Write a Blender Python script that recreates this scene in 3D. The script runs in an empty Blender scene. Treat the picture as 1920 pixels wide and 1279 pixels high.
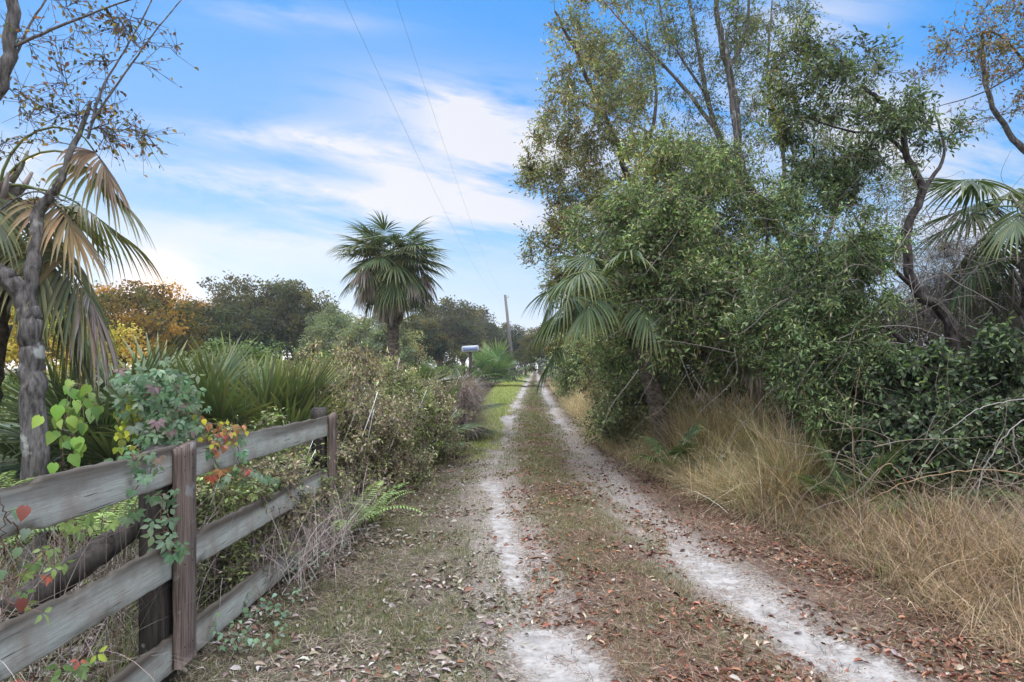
import bpy, math, random
import numpy as np
from mathutils import Vector
R = math.radians
SC = bpy.context.scene
COL = SC.collection

# ------------------------------------------------------------------ camera, sky, sun, exposure
CAM_Z, FPX, HOR = 1.6, 1200.0, 690.0          # lens calibration: focal length in photo pixels, horizon row
cam_d = bpy.data.cameras.new('camera'); cam = bpy.data.objects.new('camera', cam_d); COL.objects.link(cam)
cam.location = (0, 0, CAM_Z); cam.rotation_euler = (R(90), 0, 0)
cam_d.sensor_width = 36; cam_d.lens = 36 * FPX / 1920
cam_d.shift_y = (HOR - 639.5) / 1920
cam_d.clip_start = 0.05; cam_d.clip_end = 3000
SC.camera = cam

SUN_AZ, SUN_EL = -29.0, 6.5                    # degrees: azimuth measured from +Y towards +X, elevation
W = bpy.data.worlds.new('World'); SC.world = W; W.use_nodes = True
nt = W.node_tree; nt.nodes.clear()
def N(t, **k):
    n = nt.nodes.new(t)
    for a, b in k.items(): setattr(n, a, b)
    return n
def val(x): return x
def M(op, a, b=None, c=None, clamp=False):
    n = N('ShaderNodeMath', operation=op); n.use_clamp = clamp
    for i, v in enumerate((a, b, c)):
        if v is None: continue
        if isinstance(v, (int, float)): n.inputs[i].default_value = v
        else: nt.links.new(v, n.inputs[i])
    return n.outputs[0]
def MIX(f, a, b):
    n = N('ShaderNodeMix', data_type='RGBA')
    for s, v in ((n.inputs[0], f), (n.inputs[6], a), (n.inputs[7], b)):
        if isinstance(v, (int, float)): s.default_value = v
        elif isinstance(v, tuple): s.default_value = (*v, 1)
        else: nt.links.new(v, s)
    return n.outputs[2]
sky = N('ShaderNodeTexSky', sky_type='NISHITA'); sky.sun_disc = False
sky.sun_elevation = R(SUN_EL); sky.sun_rotation = R(SUN_AZ); sky.air_density = 1.0; sky.dust_density = 0.6; sky.ozone_density = 2.0
tc = N('ShaderNodeTexCoord'); sep = N('ShaderNodeSeparateXYZ'); nt.links.new(tc.outputs['Generated'], sep.inputs[0])
X, Y, Z = sep.outputs
# vertical gradient of a clear evening sky, zenith whitened to neutralise the fill
ramp = N('ShaderNodeValToRGB'); nt.links.new(Z, ramp.inputs[0])
cr = ramp.color_ramp; cr.elements[0].position = 0.0; cr.elements[0].color = (0.76, 0.80, 0.93, 1)
cr.elements[1].position = 1.0; cr.elements[1].color = (0.73, 0.75, 0.80, 1)
for p, c in ((0.08, (0.50, 0.71, 0.98)), (0.15, (0.29, 0.61, 0.99)), (0.23, (0.11, 0.47, 0.99)), (0.33, (0.04, 0.37, 0.98)), (0.52, (0.03, 0.34, 0.96)), (0.66, (0.55, 0.64, 0.82))):
    e = cr.elements.new(p); e.color = (*c, 1)
# cloud layers: long streaks on a flat layer high above, by view direction
yy = M('MAXIMUM', M('ABSOLUTE', Y), 0.15)
u = M('DIVIDE', X, yy); v = M('DIVIDE', Z, yy)
cmb = N('ShaderNodeCombineXYZ')
nt.links.new(M('MULTIPLY', u, .8), cmb.inputs[0]); nt.links.new(M('ADD', M('MULTIPLY', v, 3.6), M('MULTIPLY', u, 0.7)), cmb.inputs[1]); nt.links.new(Y, cmb.inputs[2])
n1 = N('ShaderNodeTexNoise'); n1.inputs['Scale'].default_value = 3.6; n1.inputs['Detail'].default_value = 9; n1.inputs['Roughness'].default_value = 0.55; n1.inputs['Distortion'].default_value = 0.5
nt.links.new(cmb.outputs[0], n1.inputs['Vector'])
n2 = N('ShaderNodeTexNoise'); n2.inputs['Scale'].default_value = 9; n2.inputs['Detail'].default_value = 8; n2.inputs['Roughness'].default_value = 0.6
nt.links.new(cmb.outputs[0], n2.inputs['Vector'])
def blob(px, py, rx, ry, ang, amp):
    cu, cv = (px - 960) / FPX, (HOR - py) / FPX
    a = R(ang); du = M('SUBTRACT', u, cu); dv = M('SUBTRACT', v, cv)
    p = M('ADD', M('MULTIPLY', du, math.cos(a)), M('MULTIPLY', dv, math.sin(a)))
    q = M('SUBTRACT', M('MULTIPLY', dv, math.cos(a)), M('MULTIPLY', du, math.sin(a)))
    p = M('DIVIDE', p, rx / FPX); q = M('DIVIDE', q, ry / FPX)
    r2 = M('ADD', M('MULTIPLY', p, p), M('MULTIPLY', q, q))
    return M('MULTIPLY', M('POWER', 2.718, M('MULTIPLY', r2, -1.0)), amp)
tot = None
for b in ((520, 262, 220, 24, -5, 1.1), (490, 350, 260, 34, -8, 1.3), (700, 300, 150, 40, -22, .7), (830, 385, 115, 42, -4, 1.5), (860, 250, 230, 90, -18, .75),
          (880, 190, 110, 26, -10, .6), (930, 320, 120, 110, -30, .7), (560, 30, 170, 26, -4, .45), (40, 330, 110, 90, 0, .6),
          (1500, 40, 170, 60, 10, .7), (1640, 230, 260, 90, -10, .95), (1250, 330, 300, 150, -10, .6), (1850, 420, 200, 160, 0, .95), (600, 470, 600, 60, 0, .5), (420, 430, 260, 28, -5, .35)):
    o = blob(*b); tot = o if tot is None else M('ADD', tot, o)
noi = M('ADD', M('MULTIPLY', n1.outputs[0], 1.5), M('MULTIPLY', n2.outputs[0], 0.5))   # about 1.0 mean
cl = M('MULTIPLY', tot, M('SUBTRACT', M('MULTIPLY', noi, 3.0), 2.2, clamp=True))
front = M('MULTIPLY', M('ADD', Y, 0.05), 6, clamp=True)
cl = M('MULTIPLY', cl, front)
# behind and above the camera: unseen broken bright cloud added as fill light
rear = M('SUBTRACT', 1.0, front)
rc = M('MULTIPLY', M('SUBTRACT', M('MULTIPLY', noi, 1.6), 0.5, clamp=True), rear)
cl = M('ADD', cl, rc, clamp=True)
skl = N('ShaderNodeVectorMath', operation='MINIMUM'); nt.links.new(sky.outputs[0], skl.inputs[0]); skl.inputs[1].default_value = (4, 4, 4)
skyc = MIX(0.03, ramp.outputs[0], skl.outputs[0])
skyc = MIX(cl, skyc, (0.86, 0.89, 0.98))
# warm light round the setting sun
sv = (math.sin(R(SUN_AZ)) * math.cos(R(SUN_EL)), math.cos(R(SUN_AZ)) * math.cos(R(SUN_EL)), math.sin(R(SUN_EL)))
dp = N('ShaderNodeVectorMath', operation='DOT_PRODUCT'); nt.links.new(tc.outputs['Generated'], dp.inputs[0]); dp.inputs[1].default_value = sv
g1 = M('POWER', M('MAXIMUM', dp.outputs['Value'], 0.0), 1200.0)
g2 = M('POWER', M('MAXIMUM', dp.outputs['Value'], 0.0), 14.0)
low = M('POWER', 2.718, M('MULTIPLY', M('MAXIMUM', Z, 0.0), -9.0))
skyc = MIX(M('MULTIPLY', M('MULTIPLY', g2, low), 0.15), skyc, (1.0, 0.93, 0.80))
glow = MIX(g1, (0, 0, 0), (.9, 0.34, 0.0))
addn = N('ShaderNodeMix', data_type='RGBA', blend_type='ADD'); addn.inputs[0].default_value = 1
nt.links.new(skyc, addn.inputs[6]); nt.links.new(glow, addn.inputs[7])
# overall strength: sky overhead and behind raised above the front band as added fill light
st = M('ADD', M('ADD', 0.77, M('MULTIPLY', M('MULTIPLY', M('SUBTRACT', Z, 0.55, clamp=True), 3.0, clamp=True), 3.6)), M('MULTIPLY', M('SUBTRACT', 0.0, Y, clamp=True), 0.5))
bg = N('ShaderNodeBackground'); nt.links.new(addn.outputs[2], bg.inputs[0]); nt.links.new(st, bg.inputs[1])
out = N('ShaderNodeOutputWorld'); nt.links.new(bg.outputs[0], out.inputs[0])

sd = bpy.data.lights.new('sun', 'SUN'); sd.energy = 5.0; sd.angle = R(0.6); sd.color = (1.0, 0.66, 0.34)
so = bpy.data.objects.new('sun', sd); COL.objects.link(so)
so.rotation_euler = Vector(sv).to_track_quat('Z', 'Y').to_euler(); so.location = (-20, 30, 20)
SC.view_settings.view_transform = 'Standard'; SC.view_settings.look = 'None'
SC.view_settings.exposure = 0.30; SC.view_settings.gamma = 1.0
SC.cycles.max_bounces = 6; SC.cycles.diffuse_bounces = 2; SC.cycles.transmission_bounces = 4; SC.cycles.glossy_bounces = 2
SC.cycles.volume_bounces = 0; SC.cycles.sample_clamp_indirect = 6

# ------------------------------------------------------------------ helpers
rs = np.random.RandomState(7)
def at(px, py, d):                              # photo pixel at a depth -> point in the world
    return np.array([(px - 960) / FPX * d, d, CAM_Z + (HOR - py) / FPX * d])
def unit(a):
    a = np.asarray(a, float); return a / np.maximum(np.linalg.norm(a, axis=-1, keepdims=True), 1e-9)
def rdir(r, n):
    return unit(r.normal(size=(n, 3)))
def tag(o, label=None, cat=None, group=None, kind=None):
    if label: o['label'] = label
    if cat: o['category'] = cat
    if group: o['group'] = group
    if kind: o['kind'] = kind
    return o
def empty(name, loc, label=None, cat=None, group=None, rz=0.0):
    o = bpy.data.objects.new(name, None); o.empty_display_size = .2; COL.objects.link(o)
    o.location = tuple(map(float, loc)); o.rotation_euler = (0, 0, rz); return tag(o, label, cat, group)

class Acc:
    """collects vertices, faces (3 or 4 corners) and one colour per vertex for ONE mesh"""
    def __init__(s): s.v = []; s.q = []; s.t = []; s.c = []; s.n = 0
    def add(s, v, q=None, t=None, c=(1, 1, 1)):
        v = np.asarray(v, float).reshape(-1, 3)
        if len(v) == 0: return
        s.v.append(v)
        if q is not None and len(q): s.q.append(np.asarray(q, np.int64).reshape(-1, 4) + s.n)
        if t is not None and len(t): s.t.append(np.asarray(t, np.int64).reshape(-1, 3) + s.n)
        c = np.asarray(c, float)
        s.c.append(np.broadcast_to(c, (len(v), 3)) if c.ndim == 1 else c.reshape(-1, 3))
        s.n += len(v)
    def build(s, name, mat, parent=None, off=(0, 0, 0), smooth=False, extra=None):
        if s.n == 0: return None
        v = np.concatenate(s.v) - np.asarray(off, float)
        q = np.concatenate(s.q) if s.q else np.zeros((0, 4), np.int64)
        t = np.concatenate(s.t) if s.t else np.zeros((0, 3), np.int64)
        me = bpy.data.meshes.new(name)
        me.vertices.add(len(v)); me.vertices.foreach_set('co', v.astype(np.float32).ravel())
        loops = np.concatenate([q.ravel(), t.ravel()]).astype(np.int32)
        me.loops.add(len(loops)); me.loops.foreach_set('vertex_index', loops)
        st_ = np.concatenate([np.arange(len(q)) * 4, len(q) * 4 + np.arange(len(t)) * 3]).astype(np.int32)
        me.polygons.add(len(st_)); me.polygons.foreach_set('loop_start', st_)
        if smooth: me.polygons.foreach_set('use_smooth', np.ones(len(st_), bool))
        me.update(calc_edges=True)
        c = np.concatenate(s.c); c4 = np.ones((len(c), 4), np.float32); c4[:, :3] = c
        a = me.color_attributes.new('Col', 'FLOAT_COLOR', 'POINT'); a.data.foreach_set('color', c4.ravel())
        if extra is not None:
            for k, arr in extra.items():
                b = me.attributes.new(k, 'FLOAT', 'POINT'); b.data.foreach_set('value', np.asarray(arr, np.float32))
        me.materials.append(mat)
        o = bpy.data.objects.new(name, me); COL.objects.link(o)
        if parent is not None: o.parent = parent
        return o

def frames(d):
    d = unit(d); up = np.where(np.abs(d[:, 2:3]) > .95, np.array([[1., 0, 0]]), np.array([[0, 0, 1.]]))
    s = unit(np.cross(d, up)); return d, s, np.cross(s, d)
def tube(acc, pts, r, sides=6, c=(1, 1, 1), cap=True, rough=0.0):
    pts = np.asarray(pts, float); n = len(pts); r = np.broadcast_to(r, (n,))
    d = np.gradient(pts, axis=0) if n > 1 else pts
    d, s, m = frames(d)
    for i in range(1, n):                       # keep the frame from twisting
        s[i] = s[i - 1] - d[i] * np.dot(s[i - 1], d[i]); s[i] /= max(np.linalg.norm(s[i]), 1e-9); m[i] = np.cross(s[i], d[i])
    a = np.arange(sides) / sides * 2 * np.pi
    if rough:
        S = np.cumsum(np.r_[0, np.linalg.norm(np.diff(pts, axis=0), axis=1)]); aa, ss = np.meshgrid(a, S)
        k_ = 1 + rough * (fbm(np.cos(aa) * 5 + 9, np.sin(aa) * 5 + ss * 3.0, 77, 3) - .5) + rough * .8 * (fbm(aa * sides / 6.2832 / 2.2, ss * 5, 78, 2) - .5)
        r = (r[:, None] * k_)
    else: r = np.repeat(r[:, None], sides, 1)
    v = pts[:, None] + r[:, :, None] * (np.cos(a)[None, :, None] * s[:, None] + np.sin(a)[None, :, None] * m[:, None])
    i, j = np.meshgrid(np.arange(n - 1), np.arange(sides), indexing='ij'); j2 = (j + 1) % sides
    q = np.stack([i * sides + j, i * sides + j2, (i + 1) * sides + j2, (i + 1) * sides + j], -1).reshape(-1, 4)
    vv = v.reshape(-1, 3); t = None
    if cap:
        vv = np.concatenate([vv, pts[-1:], pts[:1]]); k = n * sides; jj = np.arange(sides); j3 = (jj + 1) % sides
        t = np.concatenate([np.stack([(n - 1) * sides + jj, (n - 1) * sides + j3, np.full(sides, k)], -1), np.stack([j3, jj, np.full(sides, k + 1)], -1)])
    acc.add(vv, q, t, c)
def sticks(acc, A, B, ra, rb, c):               # many thin three sided twigs at once
    n = len(A)
    if n == 0: return
    d, s, m = frames(B - A); a = np.arange(3) / 3 * 2 * np.pi
    ring = np.cos(a)[None, :, None] * s[:, None] + np.sin(a)[None, :, None] * m[:, None]
    ra = np.broadcast_to(ra, (n,)); rb = np.broadcast_to(rb, (n,))
    v = np.concatenate([A[:, None] + ring * ra[:, None, None], B[:, None] + ring * rb[:, None, None]], 1)
    k = np.arange(n)[:, None] * 6
    q = np.concatenate([k + np.array([[0, 1, 4, 3]]), k + np.array([[1, 2, 5, 4]]), k + np.array([[2, 0, 3, 5]])], 0)
    c = np.asarray(c, float)
    acc.add(v.reshape(-1, 3), q, None, np.repeat(c, 6, 0) if c.ndim == 2 else c)
def leaves(acc, P, D, L, Wd, c, r, fold=.25, curl=.15, roll=None):
    """folded six-cornered leaves; P base points, D directions"""
    n = len(P)
    if n == 0: return
    L = np.broadcast_to(L, (n,))[:, None]; Wd = np.broadcast_to(Wd, (n,))[:, None]
    d, s, m = frames(D)
    a = (r.uniform(-1.2, 1.2, n) if roll is None else roll)[:, None]
    s2 = s * np.cos(a) + m * np.sin(a); m2 = np.cross(s2, d)
    up = m2 * Wd * fold
    b = P; t = P + d * L - m2 * L * curl
    l1 = P + d * L * .32 + s2 * Wd * .5 + up; l2 = P + d * L * .68 + s2 * Wd * .42 + up - m2 * L * curl * .4
    r1 = P + d * L * .32 - s2 * Wd * .5 + up; r2 = P + d * L * .68 - s2 * Wd * .42 + up - m2 * L * curl * .4
    v = np.stack([b, l1, l2, t, r2, r1], 1).reshape(-1, 3); k = np.arange(n)[:, None] * 6
    q = np.concatenate([k + np.array([[0, 1, 2, 3]]), k + np.array([[0, 3, 4, 5]])], 0)
    c = np.asarray(c, float)
    acc.add(v, q, None, np.repeat(c, 6, 0) if c.ndim == 2 else c)
def leaves_hi(acc, P, D, L, Wd, c, r, roll, heart=False):
    T = np.array([0, .12, .35, .65, 1.0]); Wf = np.array([.35, .9, 1.0, .62, 0.02]) if heart else np.array([.02, .5, 1.0, .72, .02])
    d, s, m = frames(D); a = np.asarray(roll)[:, None]; s2 = s * np.cos(a) + m * np.sin(a); m2 = np.cross(s2, d); n = len(P)
    L = np.broadcast_to(L, (n,))[:, None]; Wd = np.broadcast_to(Wd, (n,))[:, None]; V = []
    for t, w in zip(T, Wf):
        cen = P + d * L * t - m2 * L * (.25 * t * t); e = s2 * Wd * w * .5; up = m2 * Wd * w * .13; bk = d * L * (-.10 if (heart and t == 0) else 0)
        V += [cen + e + up + bk, cen, cen - e + up + bk]
    v = np.stack(V, 1).reshape(-1, 3); k = np.arange(n)[:, None] * 15
    q = np.concatenate([k + np.array([[j * 3, j * 3 + 1, j * 3 + 4, j * 3 + 3]]) for j in range(4)] + [k + np.array([[j * 3 + 1, j * 3 + 2, j * 3 + 5, j * 3 + 4]]) for j in range(4)])
    acc.add(v, q, None, np.repeat(np.asarray(c, float), 15, 0))
def blades(acc, P, az, L, lean, droop, Wd, c, k=4, tipc=None):
    """grass blades: tapered strips that lean and droop"""
    n = len(P); t = np.linspace(0, 1, k + 1)[None, :]
    L = np.broadcast_to(L, (n,))[:, None]; lean = np.broadcast_to(lean, (n,))[:, None]; droop = np.broadcast_to(droop, (n,))[:, None]; Wd = np.broadcast_to(Wd, (n,))[:, None]
    ang = lean + droop * t                      # angle from the vertical along the blade
    dh = np.sin(ang) / k * L; dz = np.cos(ang) / k * L
    h = np.concatenate([np.zeros((n, 1)), np.cumsum(dh[:, :-1], 1)], 1); z = np.concatenate([np.zeros((n, 1)), np.cumsum(dz[:, :-1], 1)], 1)
    ca, sa = np.cos(az)[:, None], np.sin(az)[:, None]
    cen = np.stack([P[:, 0:1] + h * ca, P[:, 1:2] + h * sa, P[:, 2:3] + z], -1)
    tw = az + rs.uniform(-1.0, 1.0, n) + np.pi / 2; side = np.stack([np.cos(tw), np.sin(tw), np.zeros(n)], -1)[:, None]
    w = (Wd * (1 - t ** 2 * .95) * .5)[..., None]
    v = np.stack([cen - side * w, cen + side * w], 2).reshape(-1, 3)
    i = np.arange(n)[:, None, None] * (2 * (k + 1)); j = np.arange(k)[None, :, None] * 2
    q = (i + j + np.array([0, 1, 3, 2])[None, None]).reshape(-1, 4)
    c = np.asarray(c, float); c = np.broadcast_to(c, (n, 3))
    cc = np.repeat(c[:, None], 2 * (k + 1), 1)
    if tipc is not None:
        f = np.repeat(t[0], 2)[None, :, None]; cc = cc * (1 - f) + np.asarray(tipc)[None, None] * f
    acc.add(v, q, None, cc.reshape(-1, 3))
def pick(r, n, cols, w=None, jit=.18):
    cols = np.asarray(cols, float); i = r.choice(len(cols), n, p=None if w is None else np.asarray(w, float) / np.sum(w))
    return np.clip(cols[i] * 1.12 * (1 + r.normal(0, jit, (n, 1))) * (1 + r.normal(0, .05, (n, 3))), .004, .95)
def smooth_path(P, k=6, jit=0.0, r=None):
    P = np.asarray(P, float); Q = np.vstack([2 * P[0] - P[1], P, 2 * P[-1] - P[-2]]); outp = []
    for i in range(1, len(Q) - 2):
        for t in np.linspace(0, 1, k, endpoint=False):
            a, b, c_, d = Q[i - 1], Q[i], Q[i + 1], Q[i + 2]
            outp.append(.5 * ((2 * b) + (c_ - a) * t + (2 * a - 5 * b + 4 * c_ - d) * t * t + (3 * b - a - 3 * c_ + d) * t ** 3))
    outp.append(P[-1]); outp = np.array(outp)
    if jit and r is not None: outp[1:-1] += r.normal(0, jit, outp[1:-1].shape)
    return outp
def vnoise(x, y, seed=0):
    def h(i, j):
        n = (i * 374761393 + j * 668265263 + seed * 974711) & 0xffffffff
        n = ((n ^ (n >> 13)) * 1274126177) & 0xffffffff
        return ((n ^ (n >> 16)) & 0xffff) / 65535.
    xi = np.floor(x).astype(np.int64); yi = np.floor(y).astype(np.int64); fx = x - xi; fy = y - yi
    fx = fx * fx * (3 - 2 * fx); fy = fy * fy * (3 - 2 * fy)
    return (h(xi, yi) * (1 - fx) + h(xi + 1, yi) * fx) * (1 - fy) + (h(xi, yi + 1) * (1 - fx) + h(xi + 1, yi + 1) * fx) * fy
def fbm(x, y, seed=0, o=4):
    s = 0; a = .5; t = 0
    for i in range(o):
        s = s + a * vnoise(x * 2 ** i, y * 2 ** i, seed + i); t += a; a *= .5
    return s / t
def sstep(a, b, x):
    t = np.clip((x - a) / (b - a), 0, 1); return t * t * (3 - 2 * t)

# ------------------------------------------------------------------ materials
def newmat(name):
    m = bpy.data.materials.new(name); m.use_nodes = True; t = m.node_tree; t.nodes.clear(); return m, t
def leaf_mat(name, trans=.24, rough=.45, spec=.26, tint=(1.0, 1.1, .55)):
    m, t = newmat(name); A = t.nodes.new
    at_ = A('ShaderNodeAttribute'); at_.attribute_name = 'Col'
    p = A('ShaderNodeBsdfPrincipled'); p.inputs['Roughness'].default_value = rough; p.inputs['Specular IOR Level'].default_value = spec
    tr = A('ShaderNodeBsdfTranslucent'); mx = A('ShaderNodeMixShader'); mx.inputs[0].default_value = trans; o = A('ShaderNodeOutputMaterial')
    mu = A('ShaderNodeMix'); mu.data_type = 'RGBA'; mu.blend_type = 'MULTIPLY'; mu.inputs[0].default_value = 1; mu.inputs[7].default_value = (tint[0] * 1.6, tint[1] * 1.6, tint[2] * 1.6, 1)
    l = t.links.new
    l(at_.outputs['Color'], p.inputs['Base Color']); l(at_.outputs['Color'], mu.inputs[6]); l(mu.outputs[2], tr.inputs[0])
    l(p.outputs[0], mx.inputs[1]); l(tr.outputs[0], mx.inputs[2]); l(mx.outputs[0], o.inputs[0]); return m
def bark_mat(name, c1, c2, scale=9, stretch=.25, bump=.5, rough=.9, spots=None, axis=2):
    m, t = newmat(name); A = t.nodes.new; l = t.links.new
    tc_ = A('ShaderNodeTexCoord'); mp = A('ShaderNodeMapping'); sc = [1, 1, 1]; sc[axis] = stretch; mp.inputs['Scale'].default_value = sc
    l(tc_.outputs['Object'], mp.inputs[0])
    n = A('ShaderNodeTexNoise'); n.inputs['Scale'].default_value = scale; n.inputs['Detail'].default_value = 7; n.inputs['Roughness'].default_value = .65; l(mp.outputs[0], n.inputs[0])
    r = A('ShaderNodeValToRGB'); r.color_ramp.elements[0].position = .35; r.color_ramp.elements[1].position = .68
    r.color_ramp.elements[0].color = (*c1, 1); r.color_ramp.elements[1].color = (*c2, 1); l(n.outputs[0], r.inputs[0])
    p = A('ShaderNodeBsdfPrincipled'); p.inputs['Roughness'].default_value = rough; p.inputs['Specular IOR Level'].default_value = .2
    src = r.outputs[0]
    if spots is not None:
        n3 = A('ShaderNodeTexNoise'); n3.inputs['Scale'].default_value = spots[1]; n3.inputs['Detail'].default_value = 4; l(tc_.outputs['Object'], n3.inputs[0])
        r3 = A('ShaderNodeValToRGB'); r3.color_ramp.elements[0].position = spots[2]; r3.color_ramp.elements[1].position = spots[2] + .07; l(n3.outputs[0], r3.inputs[0])
        mx = A('ShaderNodeMix'); mx.data_type = 'RGBA'; mx.inputs[7].default_value = (*spots[0], 1); l(r3.outputs[0], mx.inputs[0]); l(src, mx.inputs[6]); src = mx.outputs[2]
    l(src, p.inputs['Base Color'])
    b = A('ShaderNodeBump'); b.inputs['Strength'].default_value = bump; b.inputs['Distance'].default_value = .02; l(n.outputs[0], b.inputs['Height']); l(b.outputs[0], p.inputs['Normal'])
    o = A('ShaderNodeOutputMaterial'); l(p.outputs[0], o.inputs[0]); return m
def attr_mat(name, rough=.85, spec=.2):
    m, t = newmat(name); A = t.nodes.new; a = A('ShaderNodeAttribute'); a.attribute_name = 'Col'
    p = A('ShaderNodeBsdfPrincipled'); p.inputs['Roughness'].default_value = rough; p.inputs['Specular IOR Level'].default_value = spec
    o = A('ShaderNodeOutputMaterial'); t.links.new(a.outputs['Color'], p.inputs['Base Color']); t.links.new(p.outputs[0], o.inputs[0]); return m
M_leaf = leaf_mat('foliage'); M_palm = leaf_mat('palm_foliage', .16, .45, .28, (1.0, 1.05, .5)); M_dry = leaf_mat('dry_foliage', .25, .8, .15, (1.1, .95, .6))
M_far = leaf_mat('far_foliage', .35, .6, .1, (1.9, 1.5, .55))
M_litter = attr_mat('litter', .8, .25)
M_bark = bark_mat('grey_bark', (.05, .043, .04), (.25, .23, .215), 34, .22, 1.0, spots=((.42, .43, .40), 5, .6))
M_darkbark = bark_mat('dark_bark', (.02, .016, .014), (.13, .11, .10), 26, .3, .9)
M_twig = attr_mat('twig_bark', .85)
M_palmtrunk = bark_mat('palm_trunk', (.05, .04, .03), (.24, .20, .16), 10, 1.6, 1.0)
M_pole = bark_mat('pole_wood', (.11, .10, .09), (.22, .20, .19), 6, .1, .4)
M_redwood = bark_mat('weathered_red_wood', (.075, .056, .048), (.31, .235, .20), 70, .05, .8, spots=((.30, .29, .26), 9, .62))
M_oldpost = bark_mat('old_dark_wood', (.018, .015, .013), (.10, .085, .075), 20, .1, .8, spots=((.25, .25, .25), 16, .66))
def board_mat():
    m, t = newmat('weathered_green_board'); A = t.nodes.new; l = t.links.new
    tc_ = A('ShaderNodeTexCoord'); mp = A('ShaderNodeMapping'); mp.inputs['Scale'].default_value = (1, .05, 1); l(tc_.outputs['Object'], mp.inputs[0])
    n = A('ShaderNodeTexNoise'); n.inputs['Scale'].default_value = 110; n.inputs['Detail'].default_value = 8; n.inputs['Roughness'].default_value = .7; l(mp.outputs[0], n.inputs[0])
    r = A('ShaderNodeValToRGB'); e = r.color_ramp.elements; e[0].position = .3; e[0].color = (.27, .285, .255, 1); e[1].position = .7; e[1].color = (.48, .50, .455, 1); l(n.outputs[0], r.inputs[0])
    n2 = A('ShaderNodeTexNoise'); n2.inputs['Scale'].default_value = 5; n2.inputs['Detail'].default_value = 6; n2.inputs['Roughness'].default_value = .65; l(tc_.outputs['Object'], n2.inputs[0])
    r2 = A('ShaderNodeValToRGB'); e = r2.color_ramp.elements; e[0].position = .44; e[0].color = (0, 0, 0, 1); e[1].position = .66; e[1].color = (1, 1, 1, 1); l(n2.outputs[0], r2.inputs[0])
    mx = A('ShaderNodeMix'); mx.data_type = 'RGBA'; mx.inputs[7].default_value = (.30, .27, .235, 1); l(r2.outputs[0], mx.inputs[0]); l(r.outputs[0], mx.inputs[6])
    at_ = A('ShaderNodeAttribute'); at_.attribute_name = 'Col'         # worn, mildewed upper edge of the board
    s1 = A('ShaderNodeMath'); s1.operation = 'ADD'; l(at_.outputs['Fac'], s1.inputs[0]); n3 = A('ShaderNodeTexNoise'); n3.inputs['Scale'].default_value = 14; n3.inputs['Detail'].default_value = 6; l(mp.outputs[0], n3.inputs[0])
    s2 = A('ShaderNodeMath'); s2.operation = 'MULTIPLY_ADD'; l(n3.outputs[0], s2.inputs[0]); s2.inputs[1].default_value = .9; s2.inputs[2].default_value = -.45; l(s2.outputs[0], s1.inputs[1])
    r3 = A('ShaderNodeValToRGB'); r3.color_ramp.elements[0].position = .55; r3.color_ramp.elements[1].position = .95; l(s1.outputs[0], r3.inputs[0])
    mx2 = A('ShaderNodeMix'); mx2.data_type = 'RGBA'; mx2.inputs[7].default_value = (.09, .075, .06, 1); l(r3.outputs[0], mx2.inputs[0]); l(mx.outputs[2], mx2.inputs[6])
    w = A('ShaderNodeTexNoise'); mp3 = A('ShaderNodeMapping'); mp3.inputs['Scale'].default_value = (1, .025, 1); l(tc_.outputs['Object'], mp3.inputs[0]); l(mp3.outputs[0], w.inputs[0]); w.inputs['Scale'].default_value = 120; w.inputs['Detail'].default_value = 3
    rw = A('ShaderNodeValToRGB'); rw.color_ramp.elements[0].position = .66; rw.color_ramp.elements[1].position = .70; l(w.outputs[0], rw.inputs[0])
    mx4 = A('ShaderNodeMix'); mx4.data_type = 'RGBA'; mx4.inputs[7].default_value = (.07, .065, .06, 1); l(rw.outputs[0], mx4.inputs[0]); l(mx2.outputs[2], mx4.inputs[6])
    p = A('ShaderNodeBsdfPrincipled'); p.inputs['Roughness'].default_value = .85; p.inputs['Specular IOR Level'].default_value = .2; l(mx4.outputs[2], p.inputs['Base Color'])
    b = A('ShaderNodeBump'); b.inputs['Strength'].default_value = .6; b.inputs['Distance'].default_value = .004; l(n.outputs[0], b.inputs['Height']); l(b.outputs[0], p.inputs['Normal'])
    o = A('ShaderNodeOutputMaterial'); l(p.outputs[0], o.inputs[0]); return m
M_board = board_mat()
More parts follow.
